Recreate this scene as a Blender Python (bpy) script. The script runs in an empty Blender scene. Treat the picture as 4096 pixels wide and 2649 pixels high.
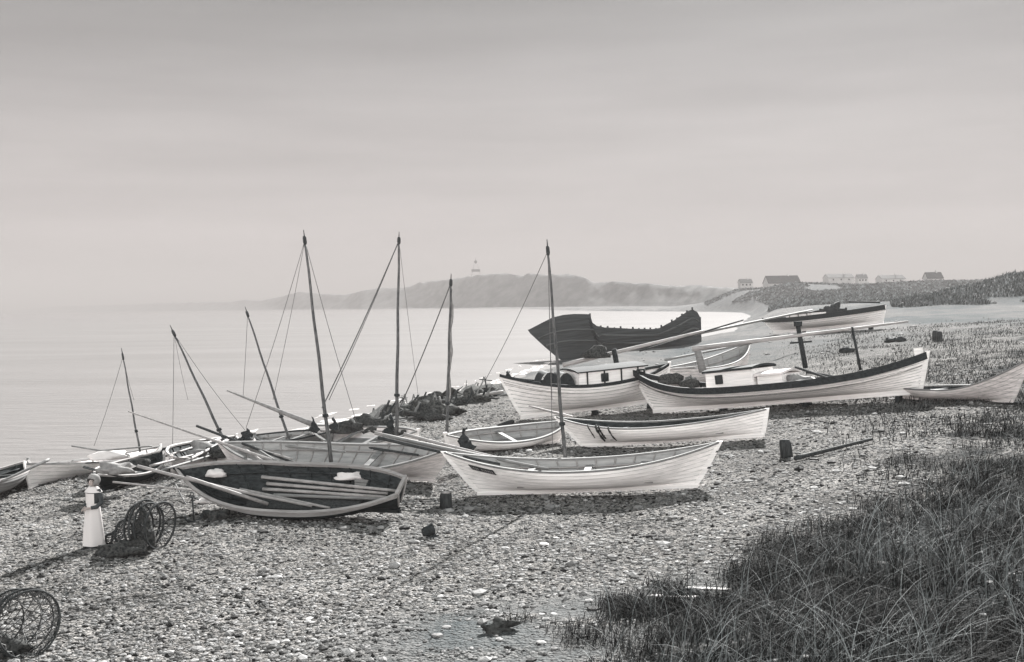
import bpy, math, random
import numpy as np
from mathutils import Vector, Matrix
rnd = random.Random(11); rng = np.random.default_rng(7)
C = bpy.context.scene.collection
# ------------------------------------------------------------------ camera
F = 1100.0; EYE = 5.7; PITCH = math.atan(28/1100.0); ROLL = math.radians(-1.0)
R3 = Matrix.Rotation(math.pi/2-PITCH, 3, 'X') @ Matrix.Rotation(ROLL, 3, 'Z')
cd = bpy.data.cameras.new('camera'); cam = bpy.data.objects.new('camera', cd); C.objects.link(cam)
cd.sensor_width = 36; cd.lens = F/1024*36; cd.clip_start = .2; cd.clip_end = 40000
cam.matrix_world = Matrix.Translation((0, 0, EYE)) @ R3.to_4x4()
bpy.context.scene.camera = cam
# ------------------------------------------------------------------ light
SUN_EL, SUN_AZ = math.radians(30), math.radians(17)      # azimuth from +Y (out to sea), negative = left
sc = bpy.context.scene
sc.view_settings.view_transform = 'Standard'; sc.view_settings.look = 'None'
sc.view_settings.exposure = 2.0; sc.view_settings.gamma = 1
W = bpy.data.worlds.new('World'); sc.world = W; W.use_nodes = True
nt = W.node_tree; nt.nodes.clear(); N = nt.nodes; L = nt.links
def nd(t, **k):
    n = N.new(t)
    for a, b in k.items(): setattr(n, a, b)
    return n
out = nd('ShaderNodeOutputWorld'); bg = nd('ShaderNodeBackground'); L.new(bg.outputs[0], out.inputs[0])
sky = nd('ShaderNodeTexSky', sky_type='NISHITA'); sky.sun_disc = False
sky.sun_elevation = SUN_EL; sky.sun_rotation = SUN_AZ; sky.dust_density = 3; sky.air_density = 1
hs = nd('ShaderNodeHueSaturation'); hs.inputs['Saturation'].default_value = 0; L.new(sky.outputs[0], hs.inputs['Color'])
tc = nd('ShaderNodeTexCoord'); sx = nd('ShaderNodeSeparateXYZ'); L.new(tc.outputs['Generated'], sx.inputs[0])
ramp = nd('ShaderNodeValToRGB'); L.new(sx.outputs['Z'], ramp.inputs[0])
els = [(0.0, (2.2, 2.02, 1.98)), (.06, (2.15, 1.98, 1.94)), (.13, (1.85, 1.74, 1.70)), (.20, (1.42, 1.36, 1.34)), (.27, (.86, .85, .84)), (.5, (1.15, 1.25, 1.26)), (1, (1.5, 1.65, 1.68))]
while len(ramp.color_ramp.elements) < len(els): ramp.color_ramp.elements.new(.5)
for e, (p, c) in zip(ramp.color_ramp.elements, els): e.position = p; e.color = (c[0]/4, c[1]/4, c[2]/4, 1)
# faint banded cloud streaks
mp = nd('ShaderNodeMapping'); mp.inputs['Scale'].default_value = (1.6, 1.6, 15); L.new(tc.outputs['Generated'], mp.inputs[0])
nz = nd('ShaderNodeTexNoise'); nz.inputs['Scale'].default_value = 2.2; nz.inputs['Detail'].default_value = 5; nz.inputs['Roughness'].default_value = .55
L.new(mp.outputs[0], nz.inputs['Vector'])
mr = nd('ShaderNodeMapRange'); mr.inputs['From Min'].default_value = .3; mr.inputs['From Max'].default_value = .7
mr.inputs['To Min'].default_value = 3.0; mr.inputs['To Max'].default_value = 3.8; L.new(nz.outputs[0], mr.inputs[0])
# bright low band added to the unseen sky behind the camera, filling the hulls; slightly darker to the right over land
my = nd('ShaderNodeMapRange'); my.inputs['From Min'].default_value = .2; my.inputs['From Max'].default_value = -.6
my.inputs['To Min'].default_value = 0; my.inputs['To Max'].default_value = 14.0; L.new(sx.outputs['Y'], my.inputs[0])
mx = nd('ShaderNodeMapRange'); mx.inputs['From Min'].default_value = -.45; mx.inputs['From Max'].default_value = .5
mx.inputs['To Min'].default_value = 1.04; mx.inputs['To Max'].default_value = .93; L.new(sx.outputs['X'], mx.inputs[0])
def mul(a, b):
    m = nd('ShaderNodeMath', operation='MULTIPLY'); L.new(a, m.inputs[0]); L.new(b, m.inputs[1]); return m.outputs[0]
lo = nd('ShaderNodeMapRange'); lo.inputs['From Min'].default_value = .15; lo.inputs['From Max'].default_value = .6; lo.inputs['To Min'].default_value = 1; lo.inputs['To Max'].default_value = .12; L.new(sx.outputs['Z'], lo.inputs[0])
pw = nd('ShaderNodeMath', operation='MULTIPLY_ADD'); L.new(my.outputs[0], pw.inputs[0]); L.new(lo.outputs[0], pw.inputs[1]); pw.inputs[2].default_value = 1
k = mul(mul(mr.outputs[0], pw.outputs[0]), mx.outputs[0])
vm = nd('ShaderNodeVectorMath', operation='SCALE'); L.new(ramp.outputs[0], vm.inputs[0]); L.new(k, vm.inputs['Scale'])
mixs = nd('ShaderNodeMix', data_type='RGBA'); mixs.inputs[0].default_value = .018
tint = nd('ShaderNodeMix', data_type='RGBA', blend_type='MULTIPLY'); L.new(my.outputs[0], tint.inputs[0]) if False else None
tf = nd('ShaderNodeMapRange'); tf.inputs['From Min'].default_value = .1; tf.inputs['From Max'].default_value = -.3; L.new(sx.outputs['Y'], tf.inputs[0]); L.new(tf.outputs[0], tint.inputs[0])
L.new(vm.outputs[0], tint.inputs[6]); tint.inputs[7].default_value = (.99, 1.0, .995, 1); L.new(tint.outputs[2], mixs.inputs[6]); L.new(hs.outputs[0], mixs.inputs[7]); L.new(mixs.outputs[2], bg.inputs[0])
bg.inputs[1].default_value = .076
sd = bpy.data.lights.new('sun', 'SUN'); sd.energy = 5.0; sd.angle = math.radians(.6); sd.color = (1, .985, .965)
sun = bpy.data.objects.new('sun', sd); C.objects.link(sun)
sdir = Vector((math.sin(SUN_AZ)*math.cos(SUN_EL), math.cos(SUN_AZ)*math.cos(SUN_EL), math.sin(SUN_EL)))
sun.rotation_euler = sdir.to_track_quat('Z', 'Y').to_euler()

# ------------------------------------------------------------------ materials
def mat(name, col, rough=.7, var=.25, scale=3.0, stretch=(1, 1, 1), bump=.0, spec=.3, col2=None, patch=None, attr=None):
    m = bpy.data.materials.new(name); m.use_nodes = True; t = m.node_tree; n = t.nodes; l = t.links
    b = n['Principled BSDF']; b.inputs['Roughness'].default_value = rough; b.inputs['Specular IOR Level'].default_value = spec
    tcn = n.new('ShaderNodeTexCoord'); mpn = n.new('ShaderNodeMapping'); mpn.inputs['Scale'].default_value = stretch
    l.new(tcn.outputs['Object'], mpn.inputs[0])
    ns = n.new('ShaderNodeTexNoise'); ns.inputs['Scale'].default_value = scale; ns.inputs['Detail'].default_value = 6; ns.inputs['Roughness'].default_value = .65
    l.new(mpn.outputs[0], ns.inputs['Vector'])
    r = n.new('ShaderNodeValToRGB'); l.new(ns.outputs[0], r.inputs[0])
    c2 = col2 or tuple(c*(1-var) for c in col)
    r.color_ramp.elements[0].position = .35; r.color_ramp.elements[0].color = (*c2, 1)
    r.color_ramp.elements[1].position = .62; r.color_ramp.elements[1].color = (*col, 1)
    src = r.outputs[0]
    if attr:
        at = n.new('ShaderNodeAttribute'); at.attribute_name = attr
        mm = n.new('ShaderNodeMix'); mm.data_type = 'RGBA'; mm.blend_type = 'MULTIPLY'; mm.inputs[0].default_value = 1
        l.new(src, mm.inputs[6]); l.new(at.outputs['Color'], mm.inputs[7]); src = mm.outputs[2]
    l.new(src, b.inputs['Base Color'])
    if bump:
        bp = n.new('ShaderNodeBump'); bp.inputs['Strength'].default_value = bump; bp.inputs['Distance'].default_value = .03
        l.new(ns.outputs[0], bp.inputs['Height']); l.new(bp.outputs[0], b.inputs['Normal'])
    return m
M = {
 'white': mat('white paint', (.90, .865, .85), .6, scale=2.0, stretch=(.28, 3, 8), col2=(.66, .64, .625), bump=.2),
 'white2': mat('worn white paint', (.78, .73, .72), .65, scale=2.4, stretch=(.4, 2, 6), col2=(.45, .43, .42), bump=.2),
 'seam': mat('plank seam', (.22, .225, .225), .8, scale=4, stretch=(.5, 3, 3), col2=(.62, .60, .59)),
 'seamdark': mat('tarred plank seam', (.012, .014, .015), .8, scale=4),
 'tar': mat('black tar', (.020, .024, .026), .75, spec=.1, scale=4, col2=(.008, .010, .011), bump=.3),
 'wreck': mat('tarred old planks', (.036, .041, .043), .8, scale=1.2, stretch=(.12, 1, 5), col2=(.012, .014, .015), bump=.7),
 'wreck2': mat('bleached wreck planks', (.085, .09, .09), .8, scale=1.2, stretch=(.15, 1, 9), col2=(.03, .034, .035), bump=.5),
 'rail': mat('worn dark rail', (.035, .039, .041), .8, spec=.08, scale=7, stretch=(1, 3, 3), col2=(.010, .012, .013), bump=.2),
 'greywood': mat('weathered grey wood', (.2, .198, .195), .75, scale=3, stretch=(.3, 3, 3), col2=(.13, .13, .13), bump=.3),
 'palewood': mat('pale bare wood', (.32, .305, .30), .7, scale=3, stretch=(.5, 3, 3), col2=(.2, .19, .185), bump=.15),
 'inner': mat('grey painted planking', (.33, .325, .32), .75, scale=3, stretch=(.3, 2, 4), col2=(.22, .22, .22), bump=.2),
 'darkinner': mat('tarred planking', (.04, .045, .047), .85, spec=.06, scale=5, stretch=(.6, 2, 3), col2=(.010, .012, .013), bump=.3),
 'darkwood': mat('dark oiled wood', (.05, .053, .054), .8, spec=.08, scale=6, stretch=(3, 3, .6), col2=(.018, .02, .021), bump=.2),
 'mastwood': mat('scraped mast wood', (.10, .10, .10), .6, scale=9, stretch=(2, 2, .5), col2=(.022, .025, .027), bump=.2),
 'rope': mat('tarred rope', (.12, .12, .12), .9, scale=20, var=.4),
 'darkrope': mat('dark wet rope', (.03, .033, .035), .9, scale=20, var=.4),
 'net': mat('brown fishing net', (.07, .07, .068), .95, spec=.03, scale=12, col2=(.012, .014, .015), bump=.9),
 'canvas': mat('pale canvas', (.24, .235, .23), .9, scale=5, col2=(.15, .145, .145), bump=.5),
 'darkcloth': mat('dark oilskin', (.022, .026, .028), .8, scale=5, col2=(.01, .012, .013), bump=.4),
 'iron': mat('rusty iron', (.035, .039, .041), .8, spec=.08, scale=9, col2=(.015, .017, .018), bump=.3),
 'glass': mat('dark pane', (.02, .024, .026), .15, scale=2, spec=.5),
 'cloth': mat('white linen', (.6, .57, .56), .9, scale=6, col2=(.6, .57, .56), bump=.3),
 'dress': mat('dark wool', (.05, .055, .058), .95, scale=8, col2=(.03, .034, .036), bump=.3),
 'skin': mat('skin', (.36, .31, .29), .6, scale=5, var=.1),
 'hair': mat('dark hair', (.03, .03, .03), .7, scale=20, var=.4, bump=.5),
 'straw': mat('grey straw', (.08, .082, .08), .95, scale=14, var=.7, spec=.02, bump=.6),
 'wall': mat('limewashed wall', (.45, .435, .43), .9, scale=.6, var=.2),
 'thatch': mat('dark thatch', (.10, .10, .10), .95, scale=1.2, var=.35, bump=.5),
 'stone': mat('beach stones', (1, 1, 1), .8, scale=9, var=.25, bump=.4, spec=.1, attr='tone'),
 'grass': mat('marram grass', (1, 1, 1), .75, scale=3, var=.2, spec=.08, attr='tone'),
 'weed': mat('dry seaweed', (.10, .10, .096), .95, spec=.03, scale=7, col2=(.01, .012, .013), bump=1.0),
 'dune': mat('dune sand and marram', (.17, .173, .17), .95, scale=.03, col2=(.07, .078, .08), stretch=(1, 1, 2.5), bump=0, spec=.02),
}
# ------------------------------------------------------------------ object helpers
def tag(o, label=None, cat=None, group=None, kind=None):
    if label: o['label'] = label
    if cat: o['category'] = cat
    if group: o['group'] = group
    if kind: o['kind'] = kind
    return o
class MB:
    def __init__(s): s.v = []; s.f = []; s.sm = []
    def add(s, vs, fs, smooth=False):
        o = len(s.v); s.v += [tuple(map(float, v)) for v in vs]; s.f += [tuple(i+o for i in f) for f in fs]; s.sm += [smooth]*len(fs); return s
    def box(s, c, d, rot=None, taper=1.0):
        hx, hy, hz = d[0]/2, d[1]/2, d[2]/2; vs = []
        for z in (-1, 1):
            k = taper if z > 0 else 1
            for x, y in ((-1, -1), (1, -1), (1, 1), (-1, 1)):
                p = Vector((x*hx*k, y*hy*k, z*hz))
                if rot is not None: p = rot @ p
                vs.append(p + Vector(c))
        return s.add(vs, [(3, 2, 1, 0), (4, 5, 6, 7), (0, 1, 5, 4), (1, 2, 6, 5), (2, 3, 7, 6), (3, 0, 4, 7)])
    def tube(s, pts, rad, n=8, flat=1.0, cap=True):
        pts = [Vector(p) for p in pts]; m = len(pts)
        if not hasattr(rad, '__len__'): rad = [rad]*m
        vs = []; up = None
        for i, p in enumerate(pts):
            t = (pts[min(i+1, m-1)]-pts[max(i-1, 0)]).normalized()
            if up is None:
                up = Vector((0, 0, 1)) if abs(t.z) < .9 else Vector((0, 1, 0))
            a = t.cross(up).normalized(); b = a.cross(t).normalized(); up = b
            for j in range(n):
                th = 2*math.pi*j/n; vs.append(p + a*math.cos(th)*rad[i] + b*math.sin(th)*rad[i]*flat)
        fs = [(i*n+j, i*n+(j+1) % n, (i+1)*n+(j+1) % n, (i+1)*n+j) for i in range(m-1) for j in range(n)]
        if cap: fs += [tuple(range(n))[::-1], tuple((m-1)*n+j for j in range(n))]
        return s.add(vs, fs, True)
    def bar(s, a, b, w, h=None):
        a = Vector(a); b = Vector(b); d = b-a; q = d.to_track_quat('X', 'Z').to_matrix()
        return s.box((a+b)/2, (d.length, w, h or w), q)
    def lathe(s, prof, n=20, c=(0, 0, 0), sq=(1, 1), wob=0, off=None):
        vs = []
        for i, (r, z) in enumerate(prof):
            ox, oy = off[i] if off else (0, 0)
            for j in range(n):
                th = 2*math.pi*j/n; k = 1+wob*math.sin(th*7+i*.2)
                vs.append((c[0]+ox+r*k*math.cos(th)*sq[0], c[1]+oy+r*k*math.sin(th)*sq[1], c[2]+z))
        m = len(prof)
        fs = [(i*n+j, i*n+(j+1) % n, (i+1)*n+(j+1) % n, (i+1)*n+j) for i in range(m-1) for j in range(n)]
        fs += [tuple(range(n))[::-1], tuple((m-1)*n+j for j in range(n))]
        return s.add(vs, fs, True)
    def grid(s, fn, nu, nv, smooth=True):
        vs = [fn(i/(nu-1), j/(nv-1)) for i in range(nu) for j in range(nv)]
        fs = [(i*nv+j, (i+1)*nv+j, (i+1)*nv+j+1, i*nv+j+1) for i in range(nu-1) for j in range(nv-1)]
        return s.add(vs, fs, smooth)
    def build(s, name, m, parent=None, world=False):
        me = bpy.data.meshes.new(name); me.from_pydata(s.v, [], s.f); me.polygons.foreach_set('use_smooth', s.sm)
        me.materials.append(M[m] if isinstance(m, str) else m); me.update()
        o = bpy.data.objects.new(name, me); C.objects.link(o)
        if parent:
            o.parent = parent
            if world: o.matrix_parent_inverse = rootinv(parent)
        return o
def rootinv(o):
    return wmat(o).inverted()
def wmat(o):
    if not o.parent: return o.matrix_basis.copy()
    return wmat(o.parent) @ o.matrix_parent_inverse @ o.matrix_basis
def empty(name, loc=(0, 0, 0), rz=0, mtx=None):
    o = bpy.data.objects.new(name, None); C.objects.link(o); o.empty_display_size = .2
    if mtx is not None: o.matrix_basis = mtx
    else: o.location = loc; o.rotation_euler = (0, 0, rz)
    return o
def npmesh(name, V, Fq, m, smooth=False, tone=None, nper=4):
    me = bpy.data.meshes.new(name); V = np.asarray(V, np.float32); Fq = np.asarray(Fq, np.int32)
    me.vertices.add(len(V)); me.vertices.foreach_set('co', V.ravel())
    me.loops.add(Fq.size); me.loops.foreach_set('vertex_index', Fq.ravel())
    me.polygons.add(len(Fq)); me.polygons.foreach_set('loop_start', np.arange(0, Fq.size, nper, dtype=np.int32))
    me.polygons.foreach_set('use_smooth', np.full(len(Fq), smooth))
    me.update(calc_edges=True); me.validate()
    if tone is not None:
        a = me.attributes.new('tone', 'FLOAT_COLOR', 'POINT')
        a.data.foreach_set('color', np.c_[tone, np.ones(len(V))].astype(np.float32).ravel())
    me.materials.append(M[m] if isinstance(m, str) else m)
    o = bpy.data.objects.new(name, me); C.objects.link(o); return o
# ------------------------------------------------------------------ terrain
YS = [-400, -50, 20, 35, 43, 47, 64, 81, 93, 131, 150, 166, 300, 450, 560, 620, 700, 760, 950, 1250, 1500, 1900, 2400, 3500, 5500, 12000]
XS = [-700, -200, -90, -45, -24, -17, -10.5, -5, -1.4, 6, 17, 32, 62, 98, 117, 112, 90, 70, 40, 20, -30, -193, -462, -1088, -2560, -7000]
def ss(t): t = np.clip(t, 0, 1); return t*t*(3-2*t)
def spl(t): return np.where(t > 20, t, np.log1p(np.exp(np.minimum(t, 20))))
def hsh(i, j, s):
    h = np.sin(i*127.1+j*311.7+s*74.7)*43758.5453; return h-np.floor(h)
def vn(x, y, s=0):
    i = np.floor(x); j = np.floor(y); u = x-i; v = y-j; u = u*u*(3-2*u); v = v*v*(3-2*v)
    return (hsh(i, j, s)*(1-u)+hsh(i+1, j, s)*u)*(1-v)+(hsh(i, j+1, s)*(1-u)+hsh(i+1, j+1, s)*u)*v
def shore(x, y):
    xw = np.interp(y, YS, XS); sl = (np.interp(y+3, YS, XS)-np.interp(y-3, YS, XS))/6
    return (x-xw)/np.sqrt(1+sl*sl)
def gz(x, y):
    x = np.asarray(x, float); y = np.asarray(y, float); d = shore(x, y)
    z = np.where(d > 0, -1.2+1.3*ss(d/9), np.maximum(-1.2+.08*d, -5))
    s = spl(x-.15*y+1); z = z+5.2*(1-np.exp(-.16*s/5.2))*ss(d/12)
    z = z+.05*spl(20-y)*ss(d/12)
    return z
def dunes(x, y):
    d = shore(x, y); a = x/np.maximum(y, 1)
    z = 6.6*ss((y-430)/170)*ss((a-.165)/.045)*ss(d/30)*(.9+.25*vn(x/45, y/45, 3))
    z = z+ss((y-300)/120)*ss((a-.16)/.05)*ss(d/30)*3.0*np.clip(vn(x/26, y/40, 5)*1.6-.4, 0, 1)*(1-ss((y-560)/60))
    for cx, cy, h, rx, ry in ((86, 172, 3.7, 13, 16), (72, 176, 1.5, 9, 14), (104, 176, 5.6, 16, 20), (66, 196, .8, 14, 12), (60, 60, 1.6, 9, 14)):
        z = z+h*np.exp(-((x-cx)/rx)**2-((y-cy)/ry)**2)*(.8+.4*vn(x/3.5, y/3.5, 8))
    return z
def gzf(x, y):
    d = shore(x, y); r = np.hypot(x, y)
    b = (vn(x/2.3, y/2.3, 1)-.5)*.14+(vn(x/.7, y/.7, 2)-.5)*.05+(vn(x/9, y/9, 4)-.5)*.25*ss((r-30)/30)
    return gz(x, y)+dunes(x, y)+b*ss((d+1)/4)
def ray(px, py):
    return R3 @ Vector(((px-512)/F, (331-py)/F, -1))
def G(px, py, h=0.0):
    d = ray(px, py); t = 5.0; o = Vector((0, 0, EYE))
    def under(t): p = o+d*t; return p.z < float(gz(p.x, p.y))+h
    while t < 3000:
        if under(t):
            a, b = t/1.01-.1, t
            for _ in range(25):
                m = (a+b)/2
                if under(m): b = m
                else: a = m
            return o+d*b
        t = t*1.01+.05
    return o+d*3000
def at(px, py, y):                 # the point seen at a pixel, y metres out
    d = ray(px, py); return Vector((0, 0, EYE))+d*(y/d.y)
# vegetation edge, as ground points
vedge = [G(*p) for p in ((570, 660), (600, 622), (640, 597), (690, 577), (745, 553), (800, 533), (838, 522), (882, 503), (935, 478), (1022, 448))]
VY = [-40, 8]+[p.y for p in vedge]+[45, 60, 90, 140]; VX = [-2, vedge[0].x-.4]+[p.x for p in vedge]+[22, 30, 42, 50]
def veg(x, y):
    s = x-np.interp(y, VY, VX); w = .9+.07*np.abs(y)
    return ss((s/w+(vn(x/.9, y/.9, 21)-.5)*1.9+(vn(x/2.6, y/2.6, 22)-.5)*1.8+.35))
def smooth_sand(x, y):
    return ss((x-np.interp(y, VY, VX)+5.5)/3.5)*ss((23-y)/4)*ss((vn(x/1.3+3, y/.8, 91)-.12)*2.5)
def build_ground():
    a = np.radians(np.r_[np.linspace(-85, -30, 50)[:-1], np.linspace(-30, 30, 420), np.linspace(30, 85, 50)[1:]])
    r = np.r_[np.geomspace(.8, 12, 30)[:-1], np.geomspace(12, 160, 420)[:-1], np.geomspace(160, 11000, 220)]
    A, Rr = np.meshgrid(a, r); X = Rr*np.sin(A); Y = Rr*np.cos(A)
    X2 = np.concatenate([X, ]); Z = gzf(X, Y)
    n, m = X.shape; V = np.c_[X.ravel(), Y.ravel(), Z.ravel()]
    i = np.arange(n*m).reshape(n, m); Fq = np.c_[i[:-1, :-1].ravel(), i[:-1, 1:].ravel(), i[1:, 1:].ravel(), i[1:, :-1].ravel()]
    x, y = V[:, 0], V[:, 1]; d = shore(x, y)
    g = veg(x, y)*ss(1-(y-60)/60)                     # grass
    far = ss((y-60)/50)
    dn = np.clip(dunes(x, y)/2.5, 0, 1)*ss((y-60)/60)
    dv = ss(dn*2.5)*ss((vn(x/7, y/12, 31)+.35*vn(x/2, y/3, 32)-.15)*3)
    sand = np.maximum(far, .75*ss((15.5-y)/5+1+.0*x)*ss((x-np.interp(y, VY, VX)+3.2)/2.6)*ss((y-11)/2)*0)
    wet = 1-ss((d+.5)/2.2)
    dvf = ss((vn(x/14, y/30, 33)*.6+vn(x/4, y/9, 34)*.5-.18)*3.2)*ss((x/np.maximum(y, 1)-.13)/.03)*ss((y-330)/80)
    sm = smooth_sand(x, y)*.85*(1-g); sand = np.maximum(sand, sm)
    me_tone = np.c_[np.clip(g+dv+dvf*.8, 0, 1), sand, wet]
    # pebble shader
    mt = bpy.data.materials.new('shingle'); mt.use_nodes = True; t = mt.node_tree; q = t.nodes; l = t.links; b = q['Principled BSDF']
    b.inputs['Roughness'].default_value = .95; b.inputs['Specular IOR Level'].default_value = .02
    tc = q.new('ShaderNodeTexCoord'); at_ = q.new('ShaderNodeAttribute'); at_.attribute_name = 'tone'; sp_ = q.new('ShaderNodeSeparateColor'); l.new(at_.outputs['Color'], sp_.inputs[0])
    def vor(s, feat='F1', rot=0):
        v = q.new('ShaderNodeTexVoronoi'); v.inputs['Scale'].default_value = s; v.feature = feat; l.new(tc.outputs['Object'], v.inputs['Vector']); return v
    def rampn(src, stops):
        r_ = q.new('ShaderNodeValToRGB'); l.new(src, r_.inputs[0])
        while len(r_.color_ramp.elements) < len(stops): r_.color_ramp.elements.new(.5)
        for e, (p, c) in zip(r_.color_ramp.elements, stops): e.position = p; e.color = (c, c*.985, c*.97, 1) if c > .1 else (c, c*1.16, c*1.22, 1)
        return r_.outputs[0]
    def mixc(f, a_, b_, bt='MIX'):
        x_ = q.new('ShaderNodeMix'); x_.data_type = 'RGBA'; x_.blend_type = bt
        if isinstance(f, float): x_.inputs[0].default_value = f
        else: l.new(f, x_.inputs[0])
        for s_, k_ in ((a_, 6), (b_, 7)):
            if isinstance(s_, tuple): x_.inputs[k_].default_value = (*s_, 1)
            else: l.new(s_, x_.inputs[k_])
        return x_.outputs[2]
    v1 = vor(19); v2 = vor(9); v3 = vor(2.2)
    sepc = q.new('ShaderNodeSeparateColor'); l.new(v1.outputs['Color'], sepc.inputs[0])
    sepd = q.new('ShaderNodeSeparateColor'); l.new(v2.outputs['Color'], sepd.inputs[0])
    c1 = rampn(sepc.outputs[0], [(0, .015), (.22, .045), (.34, .18), (.8, .27), (1, .36)])
    c2 = rampn(sepd.outputs[1], [(0, .012), (.24, .05), (.4, .2), (1, .34)])
    col = mixc(.5, c1, c2)
    gap = rampn(v1.outputs['Distance'], [(.0, 1), (.45, .95), (.75, .15)])
    col = mixc(.8, col, gap, 'MULTIPLY')
    n1 = q.new('ShaderNodeTexNoise'); n1.inputs['Scale'].default_value = .45; n1.inputs['Detail'].default_value = 8; n1.inputs['Roughness'].default_value = .7; l.new(tc.outputs['Object'], n1.inputs['Vector'])
    big = rampn(n1.outputs[0], [(.3, .4), (.5, .92), (.7, 1.35)])
    col = mixc(1.0, col, big, 'MULTIPLY')
    n2 = q.new('ShaderNodeTexNoise'); n2.inputs['Scale'].default_value = 30; n2.inputs['Detail'].default_value = 4; l.new(tc.outputs['Object'], n2.inputs['Vector'])
    soil = rampn(n2.outputs[0], [(.35, .006), (.65, .022)])
    n3 = q.new('ShaderNodeTexNoise'); n3.inputs['Scale'].default_value = .06; n3.inputs['Detail'].default_value = 9; n3.inputs['Roughness'].default_value = .75
    mp3 = q.new('ShaderNodeMapping'); mp3.inputs['Scale'].default_value = (1, .25, 1); l.new(tc.outputs['Object'], mp3.inputs[0]); l.new(mp3.outputs[0], n3.inputs['Vector'])
    sandc = rampn(n3.outputs[0], [(.36, .07), (.52, .14), (.66, .2)])
    col = mixc(sp_.outputs[1], col, sandc)
    col = mixc(sp_.outputs[2], col, (.075, .078, .08))
    vegf = rampn(n1.outputs[0], [(.35, .06), (.65, .14)])
    col = mixc(sp_.outputs[0], col, mixc(sp_.outputs[1], soil, vegf))
    l.new(col, b.inputs['Base Color'])
    bp = q.new('ShaderNodeBump'); bp.inputs['Strength'].default_value = .9; bp.inputs['Distance'].default_value = .05; bp.invert = True
    l.new(v1.outputs['Distance'], bp.inputs['Height'])
    bp2 = q.new('ShaderNodeBump'); bp2.inputs['Strength'].default_value = .7; bp2.inputs['Distance'].default_value = .08; l.new(v2.outputs['Distance'], bp2.inputs['Height']); bp2.invert = True
    l.new(bp.outputs[0], bp2.inputs['Normal']); l.new(bp2.outputs[0], b.inputs['Normal'])
    tag(npmesh('ground', V, Fq, mt, True, me_tone), kind='structure')
build_ground()
def build_sea():
    a = np.radians(np.linspace(-88, 88, 160)); r = np.r_[np.geomspace(6, 14000, 160)]
    A, Rr = np.meshgrid(a, r); X = Rr*np.sin(A); Y = Rr*np.cos(A); n, m = X.shape
    V = np.c_[X.ravel(), Y.ravel(), np.full(n*m, -1.2)]
    i = np.arange(n*m).reshape(n, m); Fq = np.c_[i[:-1, :-1].ravel(), i[:-1, 1:].ravel(), i[1:, 1:].ravel(), i[1:, :-1].ravel()]
    mt = bpy.data.materials.new('sea water'); mt.use_nodes = True; t = mt.node_tree; q = t.nodes; l = t.links; b = q['Principled BSDF']
    b.inputs['Base Color'].default_value = (.115, .11, .109, 1); b.inputs['Roughness'].default_value = .8; b.inputs['Specular IOR Level'].default_value = .02
    tc = q.new('ShaderNodeTexCoord'); mp = q.new('ShaderNodeMapping'); mp.inputs['Rotation'].default_value = (0, 0, .5); mp.inputs['Scale'].default_value = (.25, .9, 1); l.new(tc.outputs['Object'], mp.inputs[0])
    ns = q.new('ShaderNodeTexNoise'); ns.inputs['Scale'].default_value = .9; ns.inputs['Detail'].default_value = 7; ns.inputs['Roughness'].default_value = .6; l.new(mp.outputs[0], ns.inputs['Vector'])
    n2 = q.new('ShaderNodeTexNoise'); n2.inputs['Scale'].default_value = .07; n2.inputs['Detail'].default_value = 6; l.new(mp.outputs[0], n2.inputs['Vector'])
    bp = q.new('ShaderNodeBump'); bp.inputs['Strength'].default_value = .6; bp.inputs['Distance'].default_value = .4; l.new(ns.outputs[0], bp.inputs['Height'])
    l.new(bp.outputs[0], b.inputs['Normal'])
    r_ = q.new('ShaderNodeValToRGB'); l.new(n2.outputs[0], r_.inputs[0]); r_.color_ramp.elements[0].position = .35; r_.color_ramp.elements[0].color = (.15, .143, .14, 1); r_.color_ramp.elements[1].position = .7; r_.color_ramp.elements[1].color = (.175, .167, .164, 1)
    l.new(r_.outputs[0], b.inputs['Base Color'])
    tag(npmesh('sea', V, Fq, mt, True), kind='structure')
    # surf along the near shore: patchy low foam
    mb = MB(); ys = np.linspace(30, 150, 900); xs = np.interp(ys, YS, XS)
    for row, (o0, wd, dn) in enumerate(((-.3, .8, .75), (-2.6, .6, .5))):
        for i in range(0, 899):
            nn = float(vn(ys[i]*1.3+row*37, np.array(row*5.)+.5, 9))
            if nn < 1-dn: continue
            w = wd*(nn-(1-dn))*3; y = ys[i]; dx = xs[i+1]-xs[i]; dy = ys[i+1]-ys[i]; ln = math.hypot(dx, dy); nx, ny = -dy/ln, dx/ln
            o = -o0+float(vn(y*.6, np.array(row+.3), 12))*.8
            p = [(xs[i]+nx*(o+s*w), y+ny*(o+s*w)) for s in (-.5, .5)]; p2 = [(xs[i+1]+nx*(o+s*w), ys[i+1]+ny*(o+s*w)) for s in (-.5, .5)]
            mb.add([(*p[0], -1.19), (*p[1], -1.19), (*p2[1], -1.19), (*p2[0], -1.19), ((p[0][0]+p[1][0])/2, (p[0][1]+p[1][1])/2, -1.178)], [(0, 4, 1), (1, 4, 2), (2, 4, 3), (3, 4, 0)])
    tag(mb.build('surf', mat('foam', (.6, .57, .56), .9, scale=4, var=.3)), kind='structure')
build_sea()
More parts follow.
